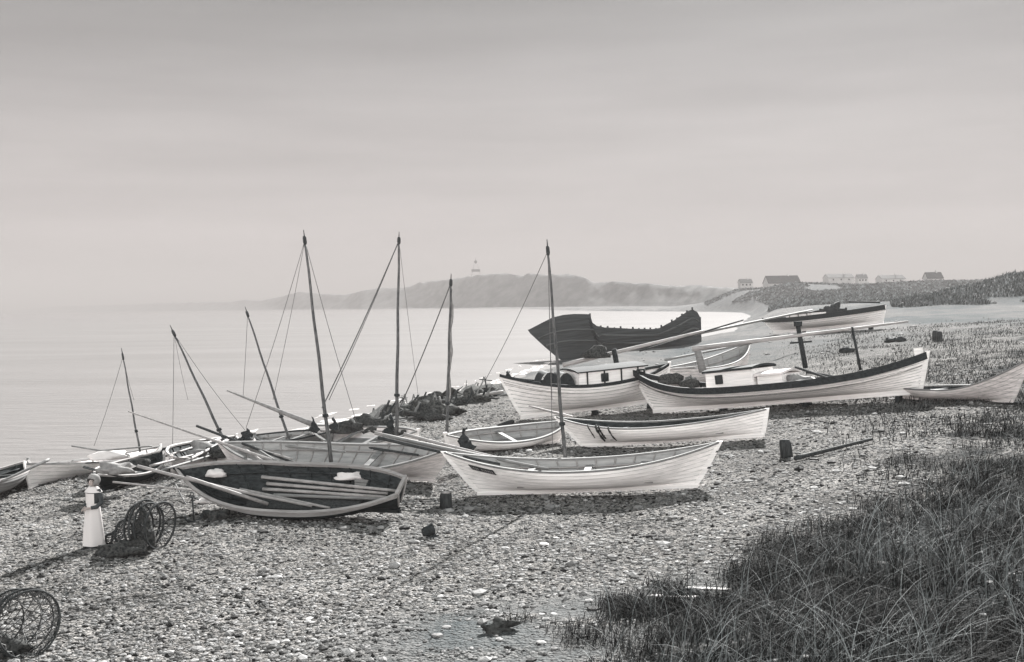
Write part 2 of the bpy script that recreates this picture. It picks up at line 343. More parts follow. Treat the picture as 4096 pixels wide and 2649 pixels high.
# far coast hills
SK = [(-260, 312, 8500), (-80, 311, 6800), (9, 310.5, 5400), (55, 306.5, 5000), (110, 305, 4300), (157, 303.5, 3700), (189, 302.6, 3350), (228, 302, 3000), (247, 299.6, 2850), (260, 301, 2750), (283, 296, 2550), (299, 291.8, 2400), (323, 294, 2250), (346, 295, 2100), (362, 291, 2000), (379, 288, 1950), (405, 287.6, 1880), (417, 284, 1850), (430, 281, 1800), (450, 279.3, 1700), (462, 277.5, 1650), (476, 274.8, 1600), (490, 273.9, 1550), (507, 273.4, 1500), (514, 274.3, 1480), (521, 276, 1450), (530, 273.4, 1430), (540, 274.2, 1400), (549, 275.2, 1380), (560, 274.6, 1350), (567, 273.9, 1330), (583, 276.5, 1290), (595, 282.6, 1250), (607, 282, 1220), (619, 281.2, 1180), (632, 283, 1130), (652, 283.4, 1060), (665, 285.4, 1020), (677, 286.2, 980), (700, 285, 900), (722, 287.5, 840), (745, 288, 800), (775, 290, 740), (800, 294, 720), (850, 299, 700)]
def build_hills():
    n = 520; sp_ = np.array(SK, float); P = np.linspace(sp_[0, 0], sp_[-1, 0], n)
    sy = np.interp(P, sp_[:, 0], sp_[:, 1])+(vn(P/3.5, P*0+.5, 41)-.5)*.8; D = np.interp(P, sp_[:, 0], sp_[:, 2])
    prof = [(0, -.02), (.012, .03), (.02, .16), (.03, .26), (.042, .42), (.055, .58), (.068, .8), (.078, .93), (.085, 1), (.095, .93), (.12, .6), (.2, .1), (.3, -.2)]
    V = []
    for a, s_, d0 in zip(P, sy, D):
        top = at(a, s_, d0*1.085).z+1.2
        for j, (f, h) in enumerate(prof):
            dd = d0*(1+f); jit = 0 if j in (0, 8) else (float(vn(a/6.+j*3, np.array(j*1.7), 43))-.5)*.22*h
            p = at(a, 305, dd); V.append((p.x, p.y, -1.2+top*(h-(jit if h < .95 else 0))))
    m = len(prof); i = np.arange(n*m).reshape(n, m)
    Fq = np.c_[i[:-1, :-1].ravel(), i[1:, :-1].ravel(), i[1:, 1:].ravel(), i[:-1, 1:].ravel()]
    tag(npmesh('hills', V, Fq, 'dune', True), kind='structure')
build_hills()
# ------------------------------------------------------------------ stones and grass
def icos(sub=1):
    import bmesh
    bm = bmesh.new(); bmesh.ops.create_icosphere(bm, subdivisions=sub, radius=1); V = np.array([v.co[:] for v in bm.verts]); Fc = np.array([[v.index for v in f.verts] for f in bm.faces]); bm.free(); return V, Fc
def scatter(name, n, rmin, rmax, amin, amax, smin, smax, mask, seed, grow=.012, light=1.0, flat=.6):
    g = np.random.default_rng(seed); V0, F0 = icos(1)
    a = np.radians(g.uniform(amin, amax, n)); r = np.exp(g.uniform(math.log(rmin), math.log(rmax), n)); x = r*np.sin(a); y = r*np.cos(a)
    k = mask(x, y, g) & (shore(x, y) > 2); x, y, r = x[k], y[k], r[k]; n = len(x)
    s = (smin+(smax-smin)*g.random(n)**2.6)*(1+grow*r); z = gzf(x, y)
    nv = len(V0); P = V0[None]*np.stack([s*g.uniform(.8, 1.4, n), s*g.uniform(.7, 1.1, n), s*g.uniform(flat*.6, flat*1.2, n)], 1)[:, None]
    P = P*(1+g.uniform(-.22, .22, (n, nv, 1))); th = g.uniform(0, 6.28, n); c, s_ = np.cos(th)[:, None], np.sin(th)[:, None]
    X = P[..., 0]*c-P[..., 1]*s_+x[:, None]; Y = P[..., 0]*s_+P[..., 1]*c+y[:, None]; Z = P[..., 2]+(z+s*.12)[:, None]
    V = np.stack([X, Y, Z], -1).reshape(-1, 3); Fq = (F0[None]+(np.arange(n)*nv)[:, None, None]).reshape(-1, 3)
    t = np.array([.015, .045, .16, .215, .27, .34])[g.choice(6, n, p=[.17, .12, .2, .25, .19, .07])]*g.uniform(.8, 1.25, n)*light*np.interp(x, [-9, 6, 14], [1.1, .86, .7])*(.55+.8*vn(x/1.7, y/2.6, 77))
    T = np.repeat(np.c_[t, t*.985, t*.975], nv, 0)
    return tag(npmesh(name, V, Fq, 'stone', False, T, 3), 'rounded grey and white stones covering the shingle beach' if light <= 1 else 'larger pale boulders scattered between the shingle and the grass', 'stones', kind='stuff')
scatter('pebbles', 84000, 12, 60, -30, 30, .015, .052, lambda x, y, g: g.random(len(x)) > np.maximum(veg(x, y)*.93, smooth_sand(x, y)*.95), 3)
scatter('boulders', 3200, 14, 130, -28, 31, .05, .13, lambda x, y, g: g.random(len(x)) < np.where(veg(x, y) > .3, .05, .55)*ss((x+14)/14+.15), 5, grow=.008, light=1.25, flat=.5)
def blades(name, n, seed, rmin, rmax, amin, amax, hmin, hmax, wid, mask, dark, light_, plight, label, lean=.5, seg=4):
    g = np.random.default_rng(seed)
    a = np.radians(g.uniform(amin, amax, n)); r = np.exp(g.uniform(math.log(rmin), math.log(rmax), n)); x = r*np.sin(a); y = r*np.cos(a)
    k = mask(x, y, g); x, y = x[k], y[k]; n = len(x); z = gzf(x, y)
    cl = vn(x/.45, y/.45, 51); h = (hmin+(hmax-hmin)*g.random(n)**1.7)*(.55+.9*cl); th = g.uniform(0, 6.28, n); le = g.uniform(.1, 1, n)*lean*h+.05
    w = wid*g.uniform(.6, 1.5, n)*(1+.015*y); wd = th+g.uniform(-.6, .6, n)+1.57
    dx = np.cos(th)*le*1.25+.12*h; dy = np.sin(th)*le*1.25-.05*h       # sea wind bends them the same way
    V = np.zeros((n, (seg+1)*2, 3))
    for j in range(seg+1):
        t = j/seg; px = x+dx*t**1.8; py = y+dy*t**1.8; pz = z+h*(t-.28*t**3*lean); ww = w*(1-t*.92)/2
        V[:, 2*j, 0] = px-np.cos(wd)*ww; V[:, 2*j, 1] = py-np.sin(wd)*ww; V[:, 2*j, 2] = pz
        V[:, 2*j+1, 0] = px+np.cos(wd)*ww; V[:, 2*j+1, 1] = py+np.sin(wd)*ww; V[:, 2*j+1, 2] = pz
    f0 = np.array([[2*j, 2*j+1, 2*j+3, 2*j+2] for j in range(seg)]); nv = (seg+1)*2
    Fq = (f0[None]+(np.arange(n)*nv)[:, None, None]).reshape(-1, 4)
    t = np.where(g.random(n) < plight, g.uniform(light_*.6, light_, n), g.uniform(dark*.4, dark*1.3, n))
    T = np.repeat(np.c_[t*.80, t*.845, t*.85], nv, 0)
    return tag(npmesh(name, V.reshape(-1, 3), Fq, 'grass', False, T), label, 'grass', kind='stuff')
blades('dune_grass', 170000, 17, 11, 42, -4, 34, .10, .5, .009, lambda x, y, g: g.random(len(x)) < veg(x, y)*(.12+.88*ss((vn(x/1.3, y/1.3, 61)-.2)*2.2)), .012, .09, .16, 'dark tangled dune grass filling the slope in the foreground', .8)
blades('marram_grass', 15000, 19, 11, 30, -1, 33, .4, 1.2, .013, lambda x, y, g: (g.random(len(x)) < veg(x, y)*1.2) & (vn(x/.9, y/.9, 71) > .4) & (x > np.interp(y, VY, VX)+.3), .03, .31, .42, 'long pale marram blades arching over the dark dune grass', .9, 6)
blades('beach_scrub', 80000, 23, 24, 110, 6, 33, .07, .30, .018, lambda x, y, g: (g.random(len(x)) < ss((x-.22*y-1.5)/6)*(vn(x/2.2, y/3, 81) > .3)) & (y > 24), .035, .16, .25, 'sparse dry scrub growing through the shingle beyond the boats', .5, 2)
# ------------------------------------------------------------------ boats
class Wreck: pass
class Boat:
    """clinker boat: local x bow->stern along the keel, y to the far side, z up"""
    def __init__(s, name, k1, k2, label, cat='boat', group=None, hb=1.1, hs=1.0, hm=.7, B=1.9, ob=.8, os=.6, heel=0, hull='white', inner='inner', rail='greywood',
                 ns=8, pw=2.3, tw=0, rexp=.9, ribs=11, thwarts=(.3, .52, .74), deck=None, keel=.12, sink=.03, full=1.0, railw=.07, railh=.05, lift=0, stemh=.1, h1=0, h2=0, wale=None, tm=.5, innerdrop=.0, band=None, sexp=2.1):
        s.__dict__.update(locals()); s.ns = ns
        A = k1 if isinstance(k1, Vector) else G(*k1); Bp = k2 if isinstance(k2, Vector) else G(*k2); A = A.copy(); Bp = Bp.copy(); A.z += h1; Bp.z += h2
        X = Bp-A; s.K = X.length; X.normalize(); Y = Vector((0, 0, 1)).cross(X).normalized(); Z = X.cross(Y)
        s.L = ob+s.K+os
        rot = Matrix((X, Y, Z)).transposed() @ Matrix.Rotation(math.radians(heel), 3, 'X')
        lo = 0
        for i in range(21):
            for sd_ in (-1, 1):
                for j in range(11):
                    p = rot @ s.pt(i/20, j/10, sd_); q = rot @ Vector((p.x, 0, 0)); lo = min(lo, (rot @ s.pt(i/20, j/10, sd_)-X*s.pt(i/20, j/10, sd_).x).z)
        s.root = empty(name, mtx=Matrix.Translation(A+Vector((0, 0, -lo-sink+keel*.8*math.cos(math.radians(heel))+lift))) @ rot.to_4x4())
        tag(s.root, label, cat, group)
        s.hull_(); s.rails(); s.inside()
    def half(s, t):
        a = abs(2*t-1)
        if t > .5 and s.tw: return 1-(1-s.tw)*a**s.pw
        return (1-a**s.pw)
    def zs(s, t):
        u = (s.tm-t)/s.tm if t < s.tm else (t-s.tm)/(1-s.tm)
        return s.hm+((s.hb if t < s.tm else s.hs)-s.hm)*u**s.sexp
    def pt(s, t, v, side=1, inset=0.0, off=0.0):
        e = (1-abs(2*t-1)**2.2)*s.full; th = v*math.pi/2; H = s.zs(t)
        ym = math.sin(th)**.85; zm = (1-math.cos(th))**.85; ye = v**1.35; ze = v
        if s.tw and t > .5: e = max(e, s.tw*.8)
        y = s.B/2*s.half(t)*(ye*(1-e)+ym*e); zf = ze*(1-e)+zm*e; z = H*zf
        x = s.K*t*(1-zf**s.rexp)+(-s.ob+s.L*t)*zf**s.rexp
        if isinstance(s, Wreck): x = s.K*t-s.ob*(1-t)**4*min(1, z/3.9)**.9+s.os*t**4*zf
        y = max(0, y-inset)+off*min(1, s.half(t)*5)*min(1, v*4)
        return Vector((x, y*side, z+(inset*(1-v) if inset else -off*.25)))
    def mesh(s, name, m): return s.cur.build(name, m, s.root)
    def hull_(s):
        n = 41 if not isinstance(s, Wreck) else 121
        def band_(j0, j1, name, m):
            mb = MB(); dk = []
            for side in (-1, 1):
                rows = []
                for j in range(j0, j1):
                    rows += [(j/s.ns, .032), ((j+.5)/s.ns, .016), ((j+1)/s.ns-.024, .003), ((j+1)/s.ns, 0)]
                vs = [s.pt(i/(n-1), v, side, 0, o) for v, o in rows for i in range(n)]; fs = []
                for r in range(len(rows)-1):
                    for i in range(n-1):
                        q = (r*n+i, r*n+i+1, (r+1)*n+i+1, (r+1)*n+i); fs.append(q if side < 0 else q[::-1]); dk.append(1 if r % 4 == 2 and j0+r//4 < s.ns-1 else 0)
                o = len(mb.v); mb.v += [tuple(p) for p in vs]; mb.f += [tuple(a+o for a in f) for f in fs]; mb.sm += [True]*len(fs)
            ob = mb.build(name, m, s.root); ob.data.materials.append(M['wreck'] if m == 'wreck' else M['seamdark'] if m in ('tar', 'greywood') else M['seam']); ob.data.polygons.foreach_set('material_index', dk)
            try: ob.data.set_sharp_from_angle(angle=math.radians(28))
            except Exception: pass
            return ob
        if s.band: band_(0, s.ns-s.band[0], 'hull', s.hull); band_(s.ns-s.band[0], s.ns, 'top_strake', s.band[1])
        else: band_(0, s.ns, 'hull', s.hull)
        r = .05
        for t, dx in ((0, -1), (1, 1)):
            mb = MB()
            if t == 1 and s.tw:
                P = [s.pt(1, v/10, 1) for v in range(11)]; Q = [s.pt(1, v/10, -1) for v in range(11)]
                mt_ = MB(); vs = P+Q+[p+Vector((-.05, 0, 0)) for p in P+Q]; fs = [(i, i+1, 12+i, 11+i) for i in range(10)]+[(33+i, 34+i, 23+i, 22+i) for i in range(10)]
                mt_.add(vs, fs); mt_.build('transom', s.hull, s.root); MB().box((P[10].x-.01, 0, P[10].z+.02), (.09, P[10].y*2+.05, .09)).build('transom_cap', s.rail, s.root); MB().tube([p+Vector((.02, 0, 0)) for p in P[3:]], .03, 5).build('transom_edge', s.rail, s.root); MB().tube([p+Vector((.02, 0, 0)) for p in Q[3:]], .03, 5).build('transom_edge', s.rail, s.root); continue
            vs = []
            m = 12
            for i in range(m):
                v = i/(m-1)*(1+s.stemh/max(.3, s.zs(t))) if i == m-1 else i/(m-1)
                p = s.pt(t, min(v, 1), 1)
                if v > 1: d = (s.pt(t, 1, 1)-s.pt(t, .9, 1)).normalized(); p = p+d*s.stemh
                for yy in (-r*.7, r*.7):
                    vs += [p+Vector((-dx*.08, yy, 0)), p+Vector((dx*.085, yy*.6, 0))]
            fs = []
            for i in range(m-1):
                a = i*4; b = a+4; fs += [(a, a+1, b+1, b), (a+2, b+2, b+3, a+3), (a+1, a+3, b+3, b+1), (a, b, b+2, a+2)]
            fs += [((m-1)*4, (m-1)*4+1, (m-1)*4+3, (m-1)*4+2), (0, 2, 3, 1)]
            mb.add(vs, fs); mb.build('stem' if t == 0 else 'stern_post', s.hull, s.root)
        MB().box((s.K/2, 0, -s.keel/2+.01), (s.K+.1, .09, s.keel)).build('keel', s.hull, s.root)
        for side in (-1, 1):
            mb = MB()
            def f(u, w_): return s.pt(.012+u*(.976 if not s.tw else .985), .12+w_*(.985-.12), side, .035)
            mb.grid(f, 36, 12); mb.build('inner_planking', s.inner, s.root)
    def rails(s):
        for side in (-1, 1):
            mb = MB(); n = 41 if not isinstance(s, Wreck) else 121; vs = []
            for i in range(n):
                p = s.pt(i/(n-1), 1, side); w = s.railw; h = s.railh
                y0 = p.y+side*.022; y1 = p.y-side*w if abs(p.y) > w else 0
                vs += [(p.x, y0, p.z-h*.8), (p.x, y0, p.z+h*.4), (p.x, y1, p.z+h*.4), (p.x, y1, p.z-h*.8)]
            fs = []
            for i in range(n-1):
                a = i*4; b = a+4
                for j in range(4): fs.append((a+j, b+j, b+(j+1) % 4, a+(j+1) % 4))
            fs += [(0, 1, 2, 3), ((n-1)*4+3, (n-1)*4+2, (n-1)*4+1, (n-1)*4)]
            mb.add(vs, fs); mb.build('gunwale', s.rail, s.root)
    def inside(s):
        if s.deck is None:
            for i in range(s.ribs):
                t = .1+.82*i/max(1, s.ribs-1); mb = MB()
                P = [s.pt(t, .95-.85*j/9, -1, .055) for j in range(10)]+[s.pt(t, .1+.85*j/9, 1, .055) for j in range(10)]
                mb.tube(P, .024, 4, cap=True)
                mb.build('rib', s.ribm if hasattr(s, 'ribm') else ('palewood' if s.inner != 'darkinner' else 'darkinner'), s.root)
            for side in (-1, 1): MB().tube([s.pt(.06+.88*j/20, .72, side, .075) for j in range(21)], .03, 4).build('riser', 'palewood' if s.inner != 'darkinner' else 'darkinner', s.root)
            for t in s.thwarts:
                p = s.pt(t, .74, 1, .04); MB().box((p.x, 0, p.z+.03), (.2, abs(p.y)*2, .035)).build('thwart', 'greywood' if s.inner != 'darkinner' else 'darkwood', s.root)
            mb = MB()
            mb.box((s.K*.5, 0, .16), (s.K*.62, .7, .02))
            for k_ in (-2, -1, 1, 2): mb.box((s.K*.5, k_*.15, .172), (s.K*.6, .012, .01))
            mb.build('floorboard', 'greywood' if s.inner != 'darkinner' else 'darkwood', s.root)
        else:
            def f(u, w_):
                t = .015+u*.97; p = s.pt(t, .93, 1, .03); H = s.zs(t)-(s.innerdrop if not (isinstance(s, Wreck) and t < .287) else .06); y = p.y*(2*w_-1); return Vector((p.x, y, H+.05*(1-(2*w_-1)**2)))
            MB().grid(f, 60, 7).build('deck', s.deck, s.root)
    def bulwark_posts(s, n=9):
        for i in range(n):
            pass
    def loc(s, t, y=0, z=0): return Vector((-s.ob+s.L*t, y, z))
    def part(s, mb, name, m, label=None):
        o = mb.build(name, m, s.root)
        if label: o['label'] = label
        return o
    def mast(s, b, tpx, depth=None, r0=.07, r1=.035, m='mastwood', stays=(), cap=True, sail=False, name='mast'):
        y = depth or G(b[0], s.k1[1] if not isinstance(s.k1, Vector) else 450).y
        p0 = at(b[0], b[1], y); p1 = at(tpx[0], tpx[1], y); n = 14; mb = MB(); d = p1-p0; pts = []
        for i in range(n): pts.append(p0+d*(i/(n-1))+Vector((math.sin(i*1.3)*.012, 0, 0)))
        mb.tube(pts, [r0+(r1-r0)*i/(n-1) for i in range(n)], 8); o = mb.build(name, m, s.root, True)
        if cap:
            u = d.normalized(); MB().tube([p1-u*.28, p1-u*.2, p1-u*.05, p1], [r1*1.2, r1*1.8, r1*1.7, r1*1.1], 8).tube([p1-u*.02, p1+u*.2], [.02, .012], 6).build('masthead', 'darkwood', o, True)
            MB().tube([p0+d*.2, p0+d*.2+u*.1], [r0*1.5, r0*1.5], 8).build('mast_band', 'iron', o, True)
        if sail:
            P = [p0+d*(.22+.72*i/20)+Vector((.05+.035*math.sin(i*.9), .05, 0)) for i in range(21)]
            MB().tube(P, [.04+.03*math.sin(math.pi*i/20)+.012*math.sin(i*2.3) for i in range(21)], 7).build('furled_sail', 'canvas', o, True)
        for q in stays:
            yy = y+(q[2] if len(q) > 2 else 0); e = at(q[0], q[1], yy); a = p1-d.normalized()*.15; P = [a.lerp(e, i/8)-Vector((0, 0, .12*math.sin(math.pi*i/8))) for i in range(9)]
            MB().tube(P, (q[3] if len(q) > 3 else .011)*1.15, 5).build('stay', 'rope', o, True)
        return o
def pole(name, a, b, r0, r1, m, label, cat='spar', group=None, sag=.0, n=10, blade=None):
    a = Vector(a); b = Vector(b); root = None
    mid = [a.lerp(b, i/(n-1))-Vector((0, 0, sag*math.sin(math.pi*i/(n-1)))) for i in range(n)]
    mb = MB().tube(mid, [r0+(r1-r0)*i/(n-1) for i in range(n)], 8)
    if blade is None: return tag(mb.build(name, m), label, cat, group)
    root = tag(empty(name, a), label, cat, group); mb.build('shaft', m, root, True)
    d = (b-a).normalized(); e = a+d*blade; side = d.cross(Vector((0, 0, 1))).normalized(); up = side.cross(d)
    vs = []; 
    for t, w in ((0, .05), (.12, .075), (.6, .07), (.9, .045), (1, .03)):
        p = a.lerp(e, t)
        for s1, s2 in ((-1, -1), (1, -1), (1, 1), (-1, 1)): vs.append(p+side*w*s1+up*.014*s2)
    fs = [(i*4+j, i*4+(j+1) % 4, i*4+4+(j+1) % 4, i*4+4+j) for i in range(4) for j in range(4)]+[(3, 2, 1, 0), (16, 17, 18, 19)]
    MB().add(vs, fs).build('blade', m, root, True); return root
def lump(name, p, size, m, label, cat, group=None, seed=0, n=18, rough=.35, world_rot=0):
    g = random.Random(seed); mb = MB(); V0, F0 = icos(3); vs = []
    for v in V0:
        k = 1+rough*(float(vn(np.array(v[0]*1.7+9+seed), np.array(v[1]*1.7+v[2]*2.3+seed), 5))-.5)*2+rough*.4*(float(vn(np.array(v[0]*5+9), np.array(v[1]*5+v[2]*6), seed))-.5)*2
        vs.append((v[0]*size[0]*k, v[1]*size[1]*k, max(-.35, v[2]*k)*size[2]+size[2]*.3))
    mb.add(vs, F0.tolist(), True); o = mb.build(name, m); o.location = p; o.rotation_euler = (0, 0, world_rot); return tag(o, label, cat, group)
def rope_heap(mb, c, r, n, rad=.012, seed=1, h=.2):
    g = random.Random(seed)
    for _ in range(n):
        a = g.uniform(0, 6.28); rr = r*g.uniform(.4, 1); cx, cy = g.uniform(-.2, .2)*r, g.uniform(-.2, .2)*r; z0 = g.uniform(0, h); tl = g.uniform(-.3, .3)
        mb.tube([(c[0]+cx+rr*math.cos(a+i*.45), c[1]+cy+rr*math.sin(a+i*.45)*.8, c[2]+z0+.12*math.sin(i*.45+tl*9)*r) for i in range(15)], rad, 4)
GP = 'open clinker boats drawn up on the shingle'
# --- C : white open boat, foreground centre
bC = Boat('open_boat', (479, 496), (696, 489), 'white open clinker boat in the centre foreground, dark name plate on its bow', group=GP,
          hb=1.22, hs=1.17, hm=.68, B=1.95, ob=.95, os=.72, heel=3, h1=.05, h2=.08, hull='white', inner='inner', rail='greywood', ns=8, ribs=12, full=.95, stemh=.02, railw=.06)
bC.mast((566, 470), (547.5, 246), 33.0, .06, .032, stays=((485, 381, 7, .009), (552, 400, .4, .007), (553, 470, .9, .008)))
pl = bC.pt(.115, .80, -1)
pc = bC.pt(.075, .80, -1); 
nrm = (bC.pt(.17, .78, -1)-bC.pt(.09, .78, -1)).normalized(); upv = (bC.pt(.12, .9, -1)-bC.pt(.12, .7, -1)).normalized(); q_ = Matrix((nrm, upv, nrm.cross(upv))).transposed()
c_ = bC.pt(.13, .8, -1)+Vector((0, -.035, 0))
o_ = bC.part(MB().box(c_, (.78, .2, .03), q_), 'name_plate', 'darkwood', 'dark name plate with small pale lettering')
for i in range(11):
    if i in (4,): continue
    x = -.33+.066*i; c2 = c_+q_ @ Vector((x, 0, .02)); mbl = MB().box(c2, (.012, .1, .008), q_)
    if i % 3: mbl.box(c2+q_ @ Vector((.012, .045 if i % 2 else 0, .001)), (.034, .014, .008), q_)
    mbl.build('letter', 'palewood', o_)
for q in ((.60, .9), (.38, .45)): bC.part(MB().box((bC.K+q[0], 0, q[1]), (.12, .05, .05)), 'rudder_iron', 'iron')
# --- A : tarred open boat, foreground left, heeled
bA = Boat('open_boat', (219, 511), (398, 519), 'dark tarred open boat heeled over with four oars inside, nearest in the left foreground', group=GP,
          hb=1.15, hs=.8, hm=.62, B=2.0, ob=.95, os=.3, heel=31, hull='tar', inner='darkinner', rail='palewood', ns=7, ribs=9, thwarts=(), tw=.34, pw=3.0, stemh=.0, railw=.075, railh=.07, band=(1, 'inner'), full=1.05)
# --- E : grey open boat behind A
bE = Boat('open_boat', (433, 482), (238, 474), 'long open boat with grey ribbed inside, between the dark boat and the beach crest', group=GP,
          hb=1.05, hs=1.0, hm=.6, B=2.15, ob=.75, os=.5, heel=-17, hull='white2', inner='inner', rail='greywood', ns=7, ribs=13, thwarts=(.33,), pw=2.6)
bE.mast((331, 462), (304.3, 236), 35.6, .068, .036, stays=((246, 428, .8, .008), (357, 424, 2.5, .009), (273, 400, 1.5, .007)))
bR = Boat('open_boat', (262, 450), (330, 447), 'pale open boat with a slanting light mast, showing behind the long grey boat', group=GP,
          hb=.62, hs=.6, hm=.5, B=1.8, ob=.3, os=.4, heel=10, hull='greywood', inner='inner', rail='rail', ns=5, ribs=6)
bR.mast((290.5, 444), (246.5, 311), 47, .065, .035, m='mastwood', stays=((243, 398, 1, .009), (277, 400, 2, .006)))
# --- H
bH = Boat('open_boat', (322, 447), (415, 451), 'small white open boat with dark gear heaped aft, behind the long grey boat', group=GP,
          hb=.85, hs=.7, hm=.45, B=1.9, ob=.5, os=.4, heel=16, hull='white', inner='white2', rail='greywood', ns=6, ribs=0, thwarts=(.35, .6))
bH.mast((396.5, 436), (399, 237), 42.5, .075, .038, stays=((322, 408, -4, .02), (397, 400, 2, .007), (418, 394, 6, .007), (329, 400, -3, .012)))
# --- J
bJ = Boat('open_boat', (450, 456), (558, 443), 'low white boat with a dark stern half hidden behind the mast of the centre boat', group=GP,
          hb=.75, hs=.82, hm=.5, B=1.7, ob=.3, os=.45, heel=14, hull='white', inner='inner', rail='greywood', ns=6, ribs=8, thwarts=(.5,))
bJ.mast((446.5, 436), (451, 279), 41.5, .06, .035, sail=True, stays=((396, 416, 1.2, .02), (402, 402, 1, .012)))
# --- B
bB = Boat('open_boat', (582, 447), (763, 439), 'low white open boat with lines hung over its bow, behind the centre boat', group=GP,
          hb=1.15, hs=.88, hm=.60, B=1.9, ob=.95, os=.25, heel=2, h1=.02, h2=.12, hull='white', inner='darkinner', rail='greywood', ns=8, ribs=10, thwarts=(.3, .55, .8), railw=.05, stemh=.02)
for i, (t, ln, w) in enumerate(((.19, .62, .02), (.235, .78, .045), (.25, .6, .035), (.30, .7, .03))):
    x0 = bB.pt(t, 1, -1).x; P = [bB.pt(t, 1, -1)+Vector((0, .06, .05))]
    for j in range(8):
        v_ = 1-ln*j/7; a_, b_ = 0., 1.
        for _ in range(20):
            m_ = (a_+b_)/2
            if bB.pt(m_, v_, -1).x < x0+.01*j: a_ = m_
            else: b_ = m_
        P.append(bB.pt(a_, v_, -1)+Vector((0, -.05, 0)))
    bB.part(MB().tube(P, [w*.7, w]+[w*(1+.35*math.sin(j*2)) for j in range(7)], 6), 'hanging_line', 'net')
# --- D : large decked boat
bD = Boat('decked_boat', (654, 414), (921, 401), 'large white decked boat with a pale cabin and a dark rail, high on the right', group='decked boats with cabins', tm=.56, h2=.34, h1=.10, sexp=3.2,
          hb=2.0, hs=1.36, hm=.70, B=3.1, ob=1.15, os=.45, heel=1, hull='white', inner='white2', rail='rail', ns=11, deck='greywood', innerdrop=.38, railw=.14, railh=.24, keel=.2, full=.9, stemh=.12, pw=2.6)
# --- F
bF = Boat('decked_boat', (521.5, 420), (664, 408), 'white decked boat with two dark hoods, bow end left of the largest decked boat', group='decked boats with cabins', tm=.5,
          hb=2.05, hs=1.7, hm=1.25, B=3.0, ob=1.05, os=.4, heel=2, h1=.1, h2=.4, hull='white', inner='white2', rail='rail', ns=9, deck='greywood', innerdrop=.35, railw=.12, railh=.12, keel=.2, full=.9)
# --- K far
bK = Boat('decked_boat', (774, 335), (883, 329), 'farthest white decked boat with a dark pointed cover on deck', group='decked boats with cabins',
          hb=1.5, hs=1.35, hm=1.1, B=3.4, ob=1.9, os=.5, heel=2, h1=.2, h2=.6, hull='white', inner='white2', rail='rail', ns=7, deck='darkwood', innerdrop=.3, railw=.2, railh=.4, keel=.3)
# --- L
bL = Boat('open_boat', (672, 392), (745, 373), 'white boat with a raised planked stern, standing behind the large decked boat', group=GP,
          hb=1.5, hs=1.9, hm=1.1, B=2.4, ob=.6, os=.7, heel=3, hull='white2', inner='inner', rail='greywood', ns=8, ribs=7, thwarts=(.5,))
# --- M
bM = Boat('open_boat', (1012, 403), (903, 399), 'white open boat at the right edge, behind the largest decked boat', group=GP,
          hb=1.5, hs=.42, hm=.45, B=2.0, ob=.95, os=.3, heel=-3, hull='white2', inner='darkinner', rail='greywood', ns=7, ribs=8, thwarts=(.4, .7))
# --- G, Q, P, O on the left
bG = Boat('open_boat', (30, 489), (158, 466), 'white open boat with a thin mast at the edge of the surf on the left', group=GP,
          hb=.75, hs=.8, hm=.55, B=2.0, ob=.4, os=.4, heel=0, hull='white', inner='white2', rail='greywood', ns=6, ribs=6)
bG.mast((140, 452), (122.3, 353), 44, .045, .025, stays=((94, 446, 0, .008), (134, 400, 1, .006)))
bQ = Boat('open_boat', (104, 490), (150, 477), 'small dark open boat with pale gunwales piled with oars and gear, behind the woman', group=GP,
          hb=.5, hs=.75, hm=.42, B=1.5, ob=.55, os=.65, heel=10, hull='tar', inner='darkinner', rail='palewood', ns=5, ribs=5, thwarts=(.5,))
bP = Boat('open_boat', (172, 478), (228, 462), 'open boat with a leaning dark mast and poles across it, behind the dark tarred boat', group=GP,
          hb=.62, hs=.95, hm=.6, B=2.1, ob=.5, os=.5, heel=14, hull='white2', inner='darkinner', rail='palewood', ns=6, ribs=7, thwarts=(.5,))
bP.mast((231.5, 456), (172.3, 330), 41, .068, .034, stays=((172.5, 450, -1, .009), (245, 430, 0, .008), (188, 400, 1, .006)))
bO = Boat('open_boat', (-52, 512), (24, 484.5), 'boat cut off by the left edge, its grey stern rising toward the sea', group=GP,
          hb=.8, hs=.66, hm=.5, B=1.7, ob=.4, os=.45, heel=-4, hull='greywood', inner='darkinner', rail='palewood', ns=6, ribs=6)
def chocks(b, ts, label, g_):
    for i, t in enumerate(ts):
        q = wmat(b.root) @ Vector((b.K*t, 0, -b.keel)); z = float(gzf(q.x, q.y)); h = q.z-z
        if h < .06: continue
        o = MB().box((0, 0, h/2-.06), (.2, .5, h+.11), taper=.8).build('chock', 'tar'); o.location = (q.x, q.y, z); o.rotation_euler = (0, 0, b.root.matrix_basis.to_euler().z+rnd.uniform(-.2, .2)); tag(o, label, 'chock', g_)
chocks(bD, (.3, .62, .93), 'timber block under the keel of the largest decked boat', 'timber blocks under the largest decked boat')
chocks(bF, (.5, .9), 'timber block under the keel of the decked boat with hoods', 'timber blocks under the decked boat with hoods')
0 and chocks(bB, (.6, .95), 'timber block under the keel of the boat with hanging lines', 'timber blocks under the boat with hanging lines')
0 and chocks(bC, (.6, .93), 'timber block under the keel of the centre boat', 'timber blocks under the centre boat')
chocks(bK, (.3, .9), 'timber block under the keel of the farthest decked boat', 'timber blocks under the farthest decked boat')
